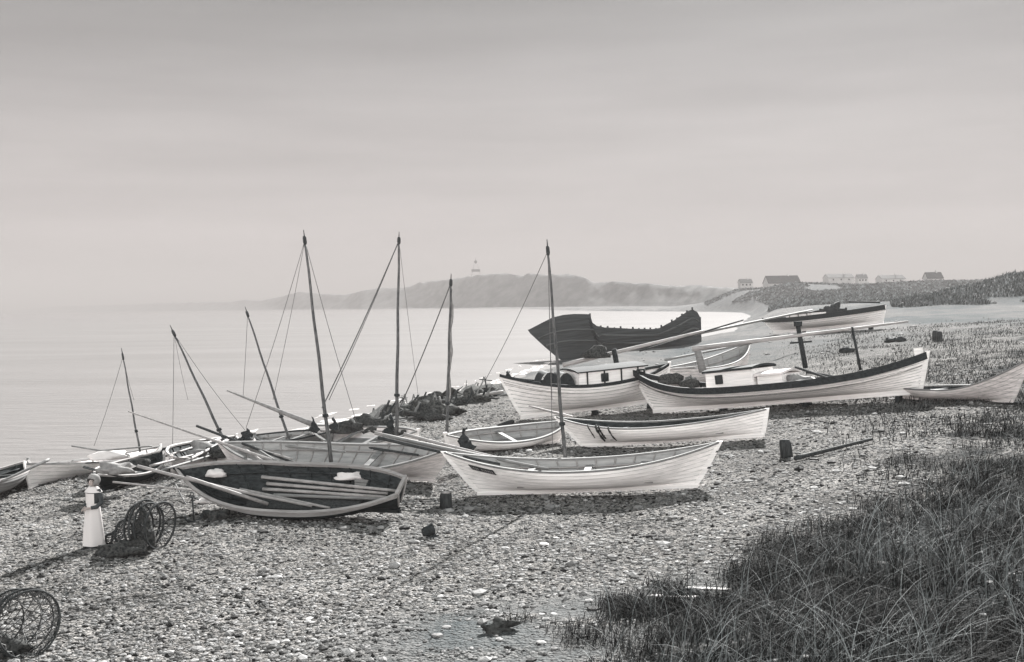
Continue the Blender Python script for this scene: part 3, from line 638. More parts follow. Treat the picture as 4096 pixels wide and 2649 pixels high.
# ------------------------------------------------------------------ wreck
class Wreck(Boat):
    def zs(s, t): return float(np.interp(t, [0, .05, .1, .15, .2, .25, .289, .292, .35, .5, .65, .7, .81, .905, .95, .985, 1], [4.05, 4.6, 5.1, 5.25, 5.2, 5.05, 4.9, 3.6, 3.2, 2.75, 2.45, 2.5, 3.3, 4.2, 4.5, 4.1, 3.5]))
bW = Wreck('wrecked_ship', G(563, 360), at(701, 346.5, 130.5), 'black abandoned hull of a large ship with a broken sheer, at the water edge', 'wreck',
           hb=4, hs=4, hm=2.4, B=5.0, ob=3.7, os=.3, heel=-7, hull='wreck', inner='tar', rail='wreck', ns=16, ribs=0, thwarts=(), deck='tar', innerdrop=1.7, railw=.2, railh=.2, keel=.5, full=.85, band=(5, 'wreck'), sink=.5)
for v0 in (.55, .8):
    bW.part(MB().tube([bW.pt(.01+.98*i/60, v0 if i/60 > .3 else v0*.9, -1, 0, .06) for i in range(61)], .11, 5), 'wale', 'wreck2')
for i in range(16):
    t = .33+.58*i/15; p = bW.pt(t, 1, -1); bW.part(MB().box((p.x, p.y+.15, p.z+.12), (.2, .16, .2+.2*math.sin(i*2.7))), 'timber_head', 'wreck')
P = [bW.pt(.287, v/12, 1) for v in range(13)]; Q = [bW.pt(.287, v/12, -1) for v in range(13)]
bW.part(MB().add(P+Q, [(i, i+1, 14+i, 13+i) for i in range(12)]), 'bulkhead', 'tar')
for i, (t, h) in enumerate(((.283, .1), (.95, .22))):
    p = bW.pt(t, 1, -1); bW.part(MB().box((p.x, p.y+.1, p.z+h/2), (.18, .18, h+.2)), 'timber_head', 'wreck')
# ------------------------------------------------------------------ deck gear
def cabin(b, t0, t1, w, h, nm, roofm, wallm='white', win=(), roof=.1, drop=None, over=.08, post=0):
    x0 = -b.ob+b.L*t0; x1 = -b.ob+b.L*t1; z0 = min(b.zs(t0), b.zs(t1))-b.innerdrop-.02; zt = max(b.zs(t0), b.zs(t1))+h
    o = b.part(MB().box(((x0+x1)/2, 0, (z0+zt)/2), (x1-x0, w, zt-z0), taper=.97), nm, wallm)
    n = 7; vs = []
    for i in range(n):
        y = (i/(n-1)*2-1)*(w/2+over); zz = zt+.10*(1-(2*i/(n-1)-1)**2)
        for x in (x0-over, x1+over): vs += [(x, y, zz), (x, y, zz+roof)]
    fs = []
    for i in range(n-1):
        a = i*4; c = a+4; fs += [(a+1, a+3, c+3, c+1), (a, c, c+2, a+2), (a, a+1, c+1, c), (a+2, c+2, c+3, a+3)]
    fs += [(0, 2, 3, 1), ((n-1)*4, (n-1)*4+1, (n-1)*4+3, (n-1)*4+2)]
    MB().add(vs, fs).build('roof', roofm, o)
    for x in win:
        xx = x0+(x1-x0)*x; f = MB()
        for dx, dz, sx_, sz_ in ((-.17, 0, .05, .4), (.17, 0, .05, .4), (0, .18, .3, .05), (0, -.18, .3, .05)): f.box((xx+dx, -w/2-.01, zt-.33+dz), (sx_, .06, sz_))
        fo = f.build('window', 'rail', o); fo2 = MB().box((xx, -w/2-.003, zt-.33), (.29, .02, .31)).build('pane', 'glass', o)
    for i in range(post):
        xx = x0+(x1-x0)*(i+.5)/post; MB().box((xx, -w/2-.02, (z0+zt)/2), (.06, .05, zt-z0-.02)).build('stanchion', 'rail', o)
    return o
cabin(bD, .33, .50, 1.7, .70, 'cabin', 'rail', win=(.3,))
cabin(bD, .505, .59, 1.4, .42, 'companion_hatch', 'white2')
cabin(bF, .40, .80, 1.7, .42, 'cabin', 'rail', win=(.38,), post=4, roof=.06)
cabin(bK, .28, .50, 2.0, .35, 'cabin', 'rail', post=3)
for t in (.255, .345):
    x = -bF.ob+bF.L*t; z = bF.zs(t)-bF.innerdrop
    mb = MB()
    mb.grid(lambda u, w_: Vector((x+(u-.5)*.2+.5*math.cos(w_*math.pi), -.55+1.1*u, z+.9*math.sin(w_*math.pi))), 6, 12)
    P = [(x+.5*math.cos(w_*math.pi/11), -.55, z+.9*math.sin(w_*math.pi/11)) for w_ in range(12)]; mb.add(P, [tuple(range(12))])
    bF.part(mb, 'hatch_hood', 'darkcloth')
for b, t, w in ((bD, .04, 0), (bF, .05, 0)):
    p = b.loc(t, 0, b.zs(t)); b.part(MB().tube([p+Vector((0, -.25, .0)), p+Vector((-.1, -.12, .25)), p+Vector((.1, .12, .25)), p+Vector((0, .25, 0))], .06, 6), 'fairlead', 'rail')
# bulwark stanchions showing inside the decked boats
for b, n in ((bD, 9), (bF, 7)):
    for i in range(n):
        t = .12+.76*i/(n-1); p = b.pt(t, .96, 1, .09); b.part(MB().box((p.x, p.y, p.z-.12), (.09, .09, .42)), 'stanchion', 'rail')
def post_px(b, p0, p1, dep, r, name, m, cross=None):
    a = at(*p0, dep); c = at(*p1, dep); mb = MB().tube([c-Vector((0, 0, .0)), a], [r*1.1, r], 8)
    o = mb.build(name, m, b.root, True)
    if cross: d = (a-c); q = c+d*.62; MB().bar(q+Vector((-cross, 0, -.04)), q+Vector((cross, 0, .02)), .09).build('crosspiece', m, o, True); MB().tube([a-Vector((0, 0, .02)), a+Vector((0, 0, .22))], [r*1.7, r*1.9], 8).build('post_cap', m, o, True)
    return o
post_px(bD, (798, 326), (805.5, 368), 51.2, .11, 'crutch_post', 'rail', .5)
post_px(bD, (852, 327), (860.5, 370), 50.2, .06, 'crutch_post', 'rail')
post_px(bD, (697, 347), (703, 372), 52.2, .17, 'crutch_post', 'greywood')
post_px(bF, (614, 349), (618, 372), 56.5, .13, 'crutch_post', 'rail')
bD.part(MB().box((bD.K+.10, 0, 1.08), (.34, .07, 1.1)).box((bD.K-.2, 0, .35), (.3, .06, .5)), 'rudder', 'white')
pole('lowered_mast', at(692, 349, 50.9), at(908, 321.5, 50.0), .125, .045, 'palewood', 'long pale mast lowered onto crutches above the largest decked boat', 'mast', n=12)
pole('lowered_mast', at(563, 365, 56.2), at(704, 331, 57.5), .12, .07, 'palewood', 'pale mast lowered over the decked boat with dark hoods, net bundle on it', 'mast')
pole('spar', at(662, 341, 70), at(812, 310, 92), .10, .08, 'greywood', 'long grey spar slanting up to the farthest decked boat', 'spar')
pole('spar', at(640, 351, 60), at(743, 320, 66), .05, .05, 'darkwood', 'thin dark spar lying alongside the pale lowered mast', 'spar')
lump('net_bundle', at(597, 357.5, 56), (.62, .45, .42), 'net', 'brown net bundle lashed to the lowered mast above the decked boat with hoods', 'net', seed=4)
lump('net_bundle', bD.root.matrix_basis @ bD.loc(.13, .5, bD.zs(.13)-.1), (.62, .4, .38), 'net', 'left of two dark net bundles on the foredeck of the largest decked boat', 'net', 'net bundles on the foredeck', seed=5)
lump('net_bundle', bD.root.matrix_basis @ bD.loc(.2, .6, bD.zs(.2)-.1), (.45, .4, .36), 'net', 'right of two dark net bundles on the foredeck of the largest decked boat', 'net', 'net bundles on the foredeck', seed=6)
pole('boat_hook', bD.root.matrix_basis @ bD.loc(.60, .2, bD.zs(.6)+.65), bD.root.matrix_basis @ bD.loc(.75, -.3, bD.zs(.7)-.15), .06, .05, 'darkwood', 'dark boat hook leaning down behind the cabin of the largest decked boat', 'boat hook')
lump('tarpaulin', bD.root.matrix_basis @ bD.loc(.63, 0, bD.zs(.63)-.25), (.8, .8, .42), 'canvas', 'pale crumpled tarpaulin on the deck aft of the cabin', 'tarpaulin', seed=7)
lump('canvas_cover', at(832, 314, 122), (1.3, .9, 1.0), 'darkcloth', 'dark pointed cover on the deck of the farthest decked boat', 'cover', seed=8, rough=.6)
for x in (846, 866): post_px(bK, (x, 307.5), (x, 318), 121, .12, 'rail_post', 'rail')
bK.part(MB().bar(Vector(bK.loc(.78, -.6, bK.zs(.78)+1.0)), Vector(bK.loc(.99, -.5, bK.zs(.9)+.5)), .16), 'top_rail', 'rail')
pole('bowsprit', at(529, 406, 42), at(572, 417, 43.2), .03, .06, 'palewood', 'white pole jutting over the bow of the boat with hanging lines', 'pole')
# spars over the centre boat
SG = 'oars and spars laid over the bow of the centre boat'
for i, (a, b, da, db, m, w) in enumerate((((375, 433), (533, 465.5), 33.6, 32.4, 'palewood', 'palest'), ((383, 435), (548, 469), 33.2, 32.0, 'greywood', 'longest grey'), ((392, 437), (505, 463), 33.8, 32.7, 'greywood', 'shortest grey'), ((378, 437.5), (500, 464), 32.7, 31.9, 'darkwood', 'lowest, darkest'), ((404, 434), (522, 463.5), 34.2, 32.9, 'palewood', 'uppermost pale'))):
    pole('oar', at(*a, da), at(*b, db), .055, .04, m, f'{w} spar of the bundle laid over the bow of the centre boat', 'spar', SG, .02, blade=.7 if i in (0, 4) else None)
# ------------------------------------------------------------------ things lying in the boats: cast onto the planking
from mathutils.bvhtree import BVHTree
def bvh(b, names=('inner_planking', 'floorboard')):
    V = []; Fc = []
    for o in b.root.children:
        if o.name.split('.')[0] in names:
            m = wmat(o); k = len(V); V += [m @ v.co for v in o.data.vertices]; Fc += [[i+k for i in p.vertices] for p in o.data.polygons]
    return BVHTree.FromPolygons(V, Fc)
def onto(tree, px, py, gap, dep):
    d = ray(px, py).normalized(); h = tree.ray_cast(Vector((0, 0, EYE)), d)
    if h[0] is None or abs(h[0].y-dep) > 3.5: return at(px, py, dep)
    return h[0]-d*gap
tA = bvh(bA)
for i, (a, b, w, m) in enumerate((((262, 477), (398, 491), 'uppermost', 'palewood'), ((267, 483.5), (388, 493.5), 'second from the top', 'palewood'), ((263, 489), (386, 497), 'third from the top', 'palewood'), ((274, 495), (384, 499), 'lowest', 'greywood'))):
    pole('oar', onto(tA, *a, .12, 29.3), onto(tA, *b, .12, 29), .05, .04, m, f'{w} of the four pale oars lying in the dark tarred boat', 'oar', 'oars lying in the dark tarred boat', blade=1.15)
lump('sack', onto(tA, 216, 476.5, .12, 29.6), (.24, .16, .16), 'cloth', 'white sack in the bow of the dark tarred boat', 'sack', seed=12)
lump('sailcloth', onto(tA, 350, 479, .12, 29.5), (.38, .12, .13), 'cloth', 'folded white sailcloth beside the oars in the dark tarred boat', 'sail', seed=13, rough=.5)
MBx = MB(); a = onto(tA, 360, 487, .06, 29.2); 
for i in range(4): MBx.box(a+Vector((.28, 0, -.16+i*.1)), (.85, .03, .085), Matrix.Rotation(.1, 3, 'Y'))
tag(MBx.build('bottom_boards', 'greywood'), 'grey slatted bottom boards propped in the stern of the dark tarred boat', 'boards')
pole('pole', at(137.5, 466, 29.6), onto(tA, 312, 506, .1, 28.6), .045, .04, 'palewood', 'long white pole running from the small gear boat into the dark tarred boat', 'pole', n=12, sag=.05)
pole('pole', at(186, 477, 28.6), onto(tA, 268, 504, .1, 28.2), .05, .05, 'palewood', 'white pole along the near gunwale of the dark tarred boat', 'pole')
pole('pole', onto(tA, 240, 489, .1, 28.6), onto(tA, 330, 508, .1, 28.4), .04, .035, 'palewood', 'shorter white pole lying in the near side of the dark tarred boat', 'pole')
pole('pole', at(113, 482, 31), at(203, 491.5, 30.3), .03, .022, 'palewood', 'thin white pole sticking out above the shingle right of the woman', 'pole')
pole('pole', at(128.5, 411.5, 39.5), at(283, 464, 34.5), .025, .06, 'palewood', 'long pole rising to the left in front of the leaning dark mast', 'pole', n=12)
pole('pole', at(197, 426, 39), at(297, 464, 34.8), .05, .045, 'darkwood', 'dark pole crossing the foot of the leaning dark mast', 'pole')
pole('pole', at(227, 390.5, 45), at(312, 424, 44), .03, .12, 'canvas', 'pole with pale rolled sail rising left of the small white boat bow', 'pole')
pole('pole', at(72, 446, 40), at(129, 455.5, 38), .03, .05, 'greywood', 'grey pole sticking out left from the boat at the edge of the surf', 'pole')
pole('pole', at(150, 461, 37), at(226, 437, 43), .035, .05, 'palewood', 'pale pole rising right above the gunwale of the boat with the leaning mast', 'pole')
pole('pole', at(186, 461, 35.5), at(228, 439.5, 40), .05, .05, 'palewood', 'pale pole crossing inside the boat with the leaning dark mast', 'pole')
pole('pole', at(232, 440, 38.5), at(262, 461, 34.5), .04, .04, 'palewood', 'short pale pole slanting down right from the foot of the leaning mast', 'pole')
pole('pole', at(240, 438, 38.5), at(276, 461, 34.5), .035, .035, 'greywood', 'short grey pole slanting down between the leaning mast and the dark boat', 'pole')
pole('oar', at(84, 467, 33.5), at(125, 478, 32.5), .04, .03, 'darkwood', 'dark oar sticking out left from the small gear boat behind the woman', 'oar', blade=.8)
pole('oar', at(49, 459.5, 33.8), at(2, 481, 32.3), .05, .035, 'greywood', 'grey oar rising out of the boat cut off by the left edge', 'oar', blade=.7)
for a, b, da, db, r, m, l in (((98, 451), (152, 446), 41, 42, .035, 'greywood', 'thin grey pole above the stern of the boat at the edge of the surf'), ((150, 466), (205, 452), 34.5, 38, .045, 'palewood', 'pale pole pointing right from the small gear boat'), ((162, 470), (236, 448), 33.5, 40, .04, 'greywood', 'grey pole under the pale one, right of the small gear boat'), ((250, 447), (292, 459), 37, 34.8, .04, 'palewood', 'pale pole across the left end of the long grey boat'), ((268, 444), (345, 452), 37.5, 35.5, .045, 'greywood', 'long grey pole lying inside the long grey boat'), ((345, 444), (418, 455), 37, 34.8, .045, 'darkwood', 'dark pole lying in the bow half of the long grey boat'), ((640, 372), (706, 366), 56, 56, .06, 'palewood', 'pale pole between the decked boat with hoods and the largest one'), ((665, 360), (752, 343), 62, 66, .07, 'greywood', 'grey pole above the boat with the raised stern'), ((806, 372), (856, 380), 49.5, 48.5, .06, 'darkwood', 'dark pole on the after deck of the largest decked boat')):
    pole('pole', at(*a, da), at(*b, db), r, r*.8, m, l, 'pole')
for i, (a, b, l) in enumerate((((214, 462), (226, 441), 'steepest of three grey boards leaning in the boat with the leaning mast'), ((204, 461), (218, 443), 'left of three grey boards leaning in the boat with the leaning mast'), ((240, 462), (229, 443), 'right of three grey boards leaning in the boat with the leaning mast'))):
    tag(MB().bar(at(*a, 37.5), at(*b, 39.5), .14, .03).build('board', 'greywood'), l, 'board', 'boards in the boat with the leaning mast')
lump('folded_sail', at(208, 455, 39.0), (.65, .5, .3), 'canvas', 'pale folded sail heaped in the boat with the leaning dark mast', 'sail', seed=21, rough=.6)
lump('net_bundle', at(223, 456, 38), (.45, .5, .3), 'net', 'dark net heaped at the foot of the leaning dark mast', 'net', seed=22, rough=.6)
lump('net_bundle', at(243, 458.5, 37.5), (.45, .4, .28), 'net', 'dark net right of the leaning dark mast, above the tarred boat', 'net', seed=23, rough=.6)
lump('gear_heap', at(116, 473, 32.6), (.5, .35, .2), 'canvas', 'pale gear heaped in the small boat behind the woman', 'gear', seed=24, rough=.6)
lump('gear_heap', at(138, 468, 33.6), (.35, .3, .2), 'net', 'dark gear in the far end of the small boat behind the woman', 'gear', seed=25, rough=.6)
lump('gear_heap', at(108, 459, 38), (.6, .35, .22), 'cloth', 'white bundle in the boat at the edge of the surf', 'gear', seed=26)
def tentcloth(p, h, r, label, seed, lean=0.0):
    g = random.Random(seed); prof = [(r, 0), (r*.8, h*.25), (r*.5, h*.55), (r*.28, h*.8), (.03, h)]
    prof = [(r*(1-.92*(i/11)**.8), h*i/11) for i in range(12)]; mb = MB().lathe(prof, 26, (0, 0, 0), (1, .6), .12, [(lean*z+.12*r*math.sin(z*9/h+seed), 0) for _, z in prof])
    mb.v = [(x+(float(vn(np.array(x*7+seed), np.array(z*7+y*5), 3))-.5)*r*.9, y+(float(vn(np.array(x*6+seed), np.array(z*8), 4))-.5)*r*.8, z+(float(vn(np.array(x*9+seed), np.array(y*9), 6))-.5)*h*.35) for x, y, z in mb.v]
    o = mb.build('oilskin', 'darkcloth'); o.location = p; return tag(o, label, 'oilskin', 'dark oilskins and sails hung over the boats')
tentcloth(at(246, 440, 38), .42, .28, 'dark pointed oilskin draped at the left end of the long grey boat', 31)
tentcloth(at(466, 449, 37), .75, .3, 'dark oilskin hung beside the mast with the furled sail', 32, -.15)
tentcloth(at(314, 431, 43), .55, .22, 'dark oilskin left of the tallest mast foot on the small white boat', 33)
tentcloth(at(334, 429, 43), .5, .2, 'dark oilskin right of the tallest mast foot on the small white boat', 34, .1)
tentcloth(at(391, 434, 43), .75, .3, 'dark oilskin at the foot of the upright mast', 35, .05)
for i, (x, y, d, s_, l) in enumerate(((349, 432, 45, (.5, .4, .3), 'leftmost net heap in the small white boat'), (364, 431, 46, (.55, .4, .36), 'net heap in the middle of the small white boat'), (379, 433, 45, (.5, .4, .42), 'net heap just left of the upright mast'), (404, 437, 43, (.4, .35, .22), 'low net heap just right of the upright mast'))):
    lump('net_heap', at(x, y, d), s_, 'net', l, 'net', 'net heaps around the upright mast', 40+i, rough=.7)
# ------------------------------------------------------------------ beach crest litter
g = random.Random(5)
def gp(px, py): p = G(px, py); return Vector((p.x, p.y, float(gzf(p.x, p.y))))
mbk = MB(); nb = 120
def bank(u, w_):
    px = 366+u*142; py = np.interp(px, [366, 400, 450, 505], [423, 412, 401, 386.5])+2; q = gp(px, py); c = (w_-.5)*2; wd = 1.8+1.4*float(vn(np.array(u*14), np.array(.5), 88)); h = (.25+.75*float(vn(np.array(u*22), np.array(w_*3+.5), 89)))*(1-c*c)*min(1, u*8, (1-u)*8)+.12*float(vn(np.array(u*90), np.array(w_*9), 90))-.08
    return Vector((q.x+c*wd*.5, q.y+c*wd*.6, float(gzf(q.x+c*wd*.5, q.y+c*wd*.6))+h))
tag(mbk.grid(bank, nb, 12).build('wrack_bank', 'weed'), 'long dark bank of dry seaweed along the beach crest', 'seaweed', kind='stuff')
k = 0
for i in range(80):
    t = g.random(); x = 372+t*128; y = 421-t*31+g.uniform(-5, 9); p = gp(x, y)
    L_ = g.uniform(.7, 2.2); th = g.uniform(-.5, .9); el = g.choice((0.03, .1, .5, .9)) if g.random() < .7 else 1.2
    d = Vector((math.cos(th)*math.cos(el), math.sin(th)*math.cos(el), math.sin(el)))*L_*(1 if el < .6 else .55)
    n = 6; bend = g.uniform(-.15, .15); P = [p+Vector((0, 0, .06))+d*(j/(n-1))+Vector((bend*math.sin(j*.7), 0, .05*math.sin(j*1.1))) for j in range(n)]
    o = MB().tube(P, [g.uniform(.05, .1)*(1-.08*j) for j in range(n)], 6, g.uniform(.5, 1)).build('driftwood', g.choice(('greywood', 'darkwood', 'greywood', 'rail')))
    tag(o, 'weathered piece of driftwood in the litter along the beach crest', 'driftwood', 'driftwood along the beach crest')
for i, (x, y, s_) in enumerate(((410, 412, .6), (424, 408, .55), (436, 413, .8), (452, 405, .6), (470, 402, .7), (480, 398, .6), (398, 416, .6), (428, 418, .7), (492, 392, .5))):
    lump('net_heap', gp(x, y+1), (s_*1.3, s_*.8, s_*.6), 'net' if i % 2 else 'weed', 'dark heap of net and wrack in the litter along the beach crest', 'net', 'net and wrack heaps along the beach crest', 60+i, rough=.8)
def anchor(p, rz, sc_, label):
    r = tag(empty('anchor', p, rz), label, 'anchor', 'anchors left on the beach')
    MB().tube([(0, 0, .05), (0, .1*sc_, 1.1*sc_)], .035*sc_, 8).build('shank', 'iron', r)
    MB().tube([(-.45*sc_*math.cos(a), 0, .42*sc_*(1-math.sin(a))+.0) for a in [math.pi*(.1+.8*j/12) for j in range(13)]], [.02+.02*math.sin(math.pi*j/12) for j in range(13)], 8).build('arms', 'iron', r)
    MB().tube([(0, -.4*sc_, .98*sc_), (0, .55*sc_, 1.05*sc_)], .03*sc_, 8).build('stock', 'darkwood', r)
    MB().tube([(.07*sc_*math.cos(a), .1*sc_, 1.15*sc_+.07*sc_*math.sin(a)) for a in [6.2832*j/12 for j in range(13)]], .012, 6).build('ring', 'iron', r)
anchor(gp(403, 413), .5, .9, 'dark anchor standing in the litter just right of the upright mast')
anchor(gp(487, 396), 1.0, 1.0, 'dark anchor standing in the litter left of the decked boat with hoods')
anchor(gp(194, 524), .8, .62, 'dark anchor lying in front of the bow of the tarred boat')
def trestle(p, rz, h, label, m='greywood'):
    r = tag(empty('trestle', p, rz), label, 'trestle', 'trestles on the beach crest')
    for s_ in (-1, 1): MB().bar((s_*.28*h, 0, -.05), (0, 0, h), .07).build('leg', m, r)
    MB().bar((0, -.3, h*.75), (0, .4, h*.72), .05).build('crossbar', m, r)
for x, y, h, l in ((405, 409, 1.0, 'leftmost trestle standing on the beach crest'), (414, 408, .95, 'second trestle from the left on the beach crest'), (435, 407, .8, 'third trestle from the left on the beach crest'), (484, 393, 1.3, 'tallest trestle on the beach crest, left of the decked boat with hoods'), (374, 421, .8, 'trestle behind the net heaps of the small white boat')):
    trestle(gp(x, y), g.uniform(-.4, .4), h, l)
pole('plank', gp(478, 401)+Vector((0, 0, .35)), gp(503, 399)+Vector((0, 0, .45)), .09, .09, 'palewood', 'pale plank lying across the litter left of the decked boat with hoods', 'plank')
pole('timber', gp(470, 440)+Vector((0, 0, .1)), gp(512, 423)+Vector((0, 0, .12)), .12, .12, 'darkwood', 'dark timber half buried in the shingle behind the low white boat', 'timber')
# ------------------------------------------------------------------ small things on the shingle
def bollard(p, h, r, label, m='darkwood', lean=0., top='darkwood', cat='bollard', grp=None):
    R_ = tag(empty('bollard', p), label, cat, grp); MB().lathe([(r*1.05, -.1), (r, h*.5), (r*.97, h*.85), (r*.85, h)], 14, (0, 0, 0), off=[(0, 0), (lean*.5, 0), (lean*.85, 0), (lean, 0)]).build('post', m, R_)
    MB().lathe([(r*.84, 0), (r*.6, .03), (.02, .05)], 14, (lean, 0, h)).build('top', top, R_)
bollard(gp(446, 506), .42, .17, 'dark stump with a pale top between the tarred boat and the centre boat', top='palewood')
bollard(gp(787, 458), .52, .19, 'dark round-topped stump on the shingle right of the centre boat', lean=-.06)
bollard(gp(935.5, 341), .75, .22, 'left one of two dark stumps on the scrub beyond the largest boat', grp='pair of stumps')
bollard(gp(939.5, 341.3), .68, .2, 'right one of two dark stumps on the scrub beyond the largest boat', grp='pair of stumps')
for i, (x, y, s_, l) in enumerate(((892, 341, .45, 'larger dark boulder on the scrub right of the farthest decked boat'), (901, 341, .38, 'smaller dark boulder on the scrub right of the farthest decked boat'), (847, 353, .5, 'dark boulder behind the sheer of the largest decked boat'))):
    lump('boulder', gp(x, y), (s_, s_, s_*.7), 'iron', l, 'boulder', seed=80+i)
# dented bucket lying on its side
r = tag(empty('bucket', gp(423, 540), .5), 'dark dented bucket lying on its side on the open shingle', 'bucket')
MB().lathe([(.10, 0), (.125, .12), (.15, .26), (.153, .27), (.14, .26), (.095, .02)], 16, sq=(1, .85)).build('pail', 'iron', r); r.rotation_euler = (0, math.radians(78), .5); r.location.z += .12
MB().tube([(.15*math.cos(a), 0, .27+.14*math.sin(a)) for a in [math.pi*j/10 for j in range(11)]], .008, 5).build('handle', 'iron', r)
lump('rag', gp(434, 540)+Vector((0, 0, .0)), (.16, .1, .07), 'darkcloth', 'dark rag beside the dented bucket on the open shingle', 'rag', seed=90, rough=.7)
lump('seaweed_mound', gp(497, 634), (.27, .2, .15), 'straw', 'low mound of dry seaweed on the sand in the foreground', 'seaweed', seed=91, rough=.9)
pA = gp(649, 602); pB = gp(697, 604)
o = MB().bar(pA+Vector((0, 0, .06)), pB+Vector((0, 0, .10)), .14, .03).build('plank', 'palewood'); tag(o, 'nearer pale plank lying at the edge of the dune grass', 'plank', 'planks at the edge of the grass')
o = MB().bar(gp(687, 596)+Vector((0, 0, .10)), gp(730, 597)+Vector((0, 0, .12)), .13, .03).build('plank', 'palewood'); tag(o, 'farther pale plank lying at the edge of the dune grass', 'plank', 'planks at the edge of the grass')
lump('timber', gp(682, 600), (.32, .16, .12), 'darkwood', 'dark lump for the shaded hollow between the two pale planks', 'timber', seed=92)  # dark solid put in for the shade of the hollow between the planks
pole('log', gp(795, 463)+Vector((0, 0, .1)), gp(872, 444)+Vector((0, 0, .12)), .07, .05, 'darkwood', 'dark log lying right of the round-topped stump', 'log')
# ------------------------------------------------------------------ hooped nets
def hoopnet(p, ax, rads, offs, label, seed, hr=.027, nm='darkrope'):
    g = random.Random(seed); ax = Vector(ax).normalized(); sd_ = ax.cross(Vector((0, 0, 1))).normalized(); up = sd_.cross(ax)
    R_ = tag(empty('hoop_net', p), label, 'fishing net', 'hooped fyke nets on the shingle'); rings = []
    for i, (r, o_) in enumerate(zip(rads, offs)):
        c = ax*o_+Vector((0, 0, r*.97)); a2 = (up+ax*g.uniform(-.12, .12)).normalized(); P = [c+(sd_*math.cos(a)+a2*math.sin(a))*r*(1+.02*math.sin(a*3+i)) for a in [6.28319*j/36 for j in range(37)]]
        rings.append(P); MB().tube(P, hr, 6, cap=False).build('hoop', 'darkwood', R_)
    mb = MB(); n = 36
    for i in range(len(rings)-1):
        A_, B_ = rings[i], rings[i+1]; m = max(2, int((offs[i+1]-offs[i])/.09))
        for j in range(0, n, 2):
            for sg in (-1, 1):
                P = []
                for q in range(m+1):
                    t = q/m; jj = (j+sg*q) % n; v = A_[jj].lerp(B_[jj], t); cen = ax*(offs[i]*(1-t)+offs[i+1]*t)+Vector((0, 0, rads[i]*(1-t)+rads[i+1]*t)); k_ = 1-.16*math.sin(math.pi*t); P.append(cen+(v-cen)*k_-Vector((0, 0, .03*math.sin(math.pi*t))))
                mb.tube(P, .009, 3, cap=False)
    mb.build('netting', nm, R_)
    return R_
hn = hoopnet(gp(161, 551), (-.93, .36, 0), (.54, .52, .55, .5, .3, .12), (0, .33, .45, .62, 1.05, 1.5), 'hooped fyke net with a heap of dark netting, beside the woman', 3)
lump('net_heap', gp(125, 557), (.52, .26, .22), 'net', 'dark net heaped at the foot of the fyke net beside the woman', 'net', seed=95, rough=.9)
lump('net_heap', gp(143, 552), (.22, .16, .55), 'net', 'dark net bunched inside the hoops beside the woman', 'net', seed=96, rough=.8)
hoopnet(gp(30, 656), (-.8, .6, 0), (.53, .54, .52, .5, .42, .2), (0, .07, .2, .5, .9, 1.3), 'grey hooped fyke net cut off by the lower left corner', 6, .016, 'rope')
lump('net_heap', gp(4, 655), (.30, .2, .16), 'net', 'dark netting bunched inside the hoops in the lower left corner', 'net', seed=97, rough=.8)
lump('net_heap', gp(216, 521), (.3, .22, .17), 'net', 'coiled dark net against the bow of the tarred boat', 'net', seed=98, rough=.6)
lump('float', gp(204, 505), (.22, .16, .12), 'cloth', 'pale float lying behind the anchor by the bow of the tarred boat', 'float', seed=99)
mb = MB(); a = gp(176, 497)+Vector((0, 0, .35)); b = gp(196, 515); P = [a.lerp(b, i/8)-Vector((0, 0, .15*math.sin(math.pi*i/8))) for i in range(9)]
tag(mb.tube(P, .025, 6).build('mooring_rope', 'rope'), 'pale mooring rope hanging down to the anchor by the tarred boat', 'rope')
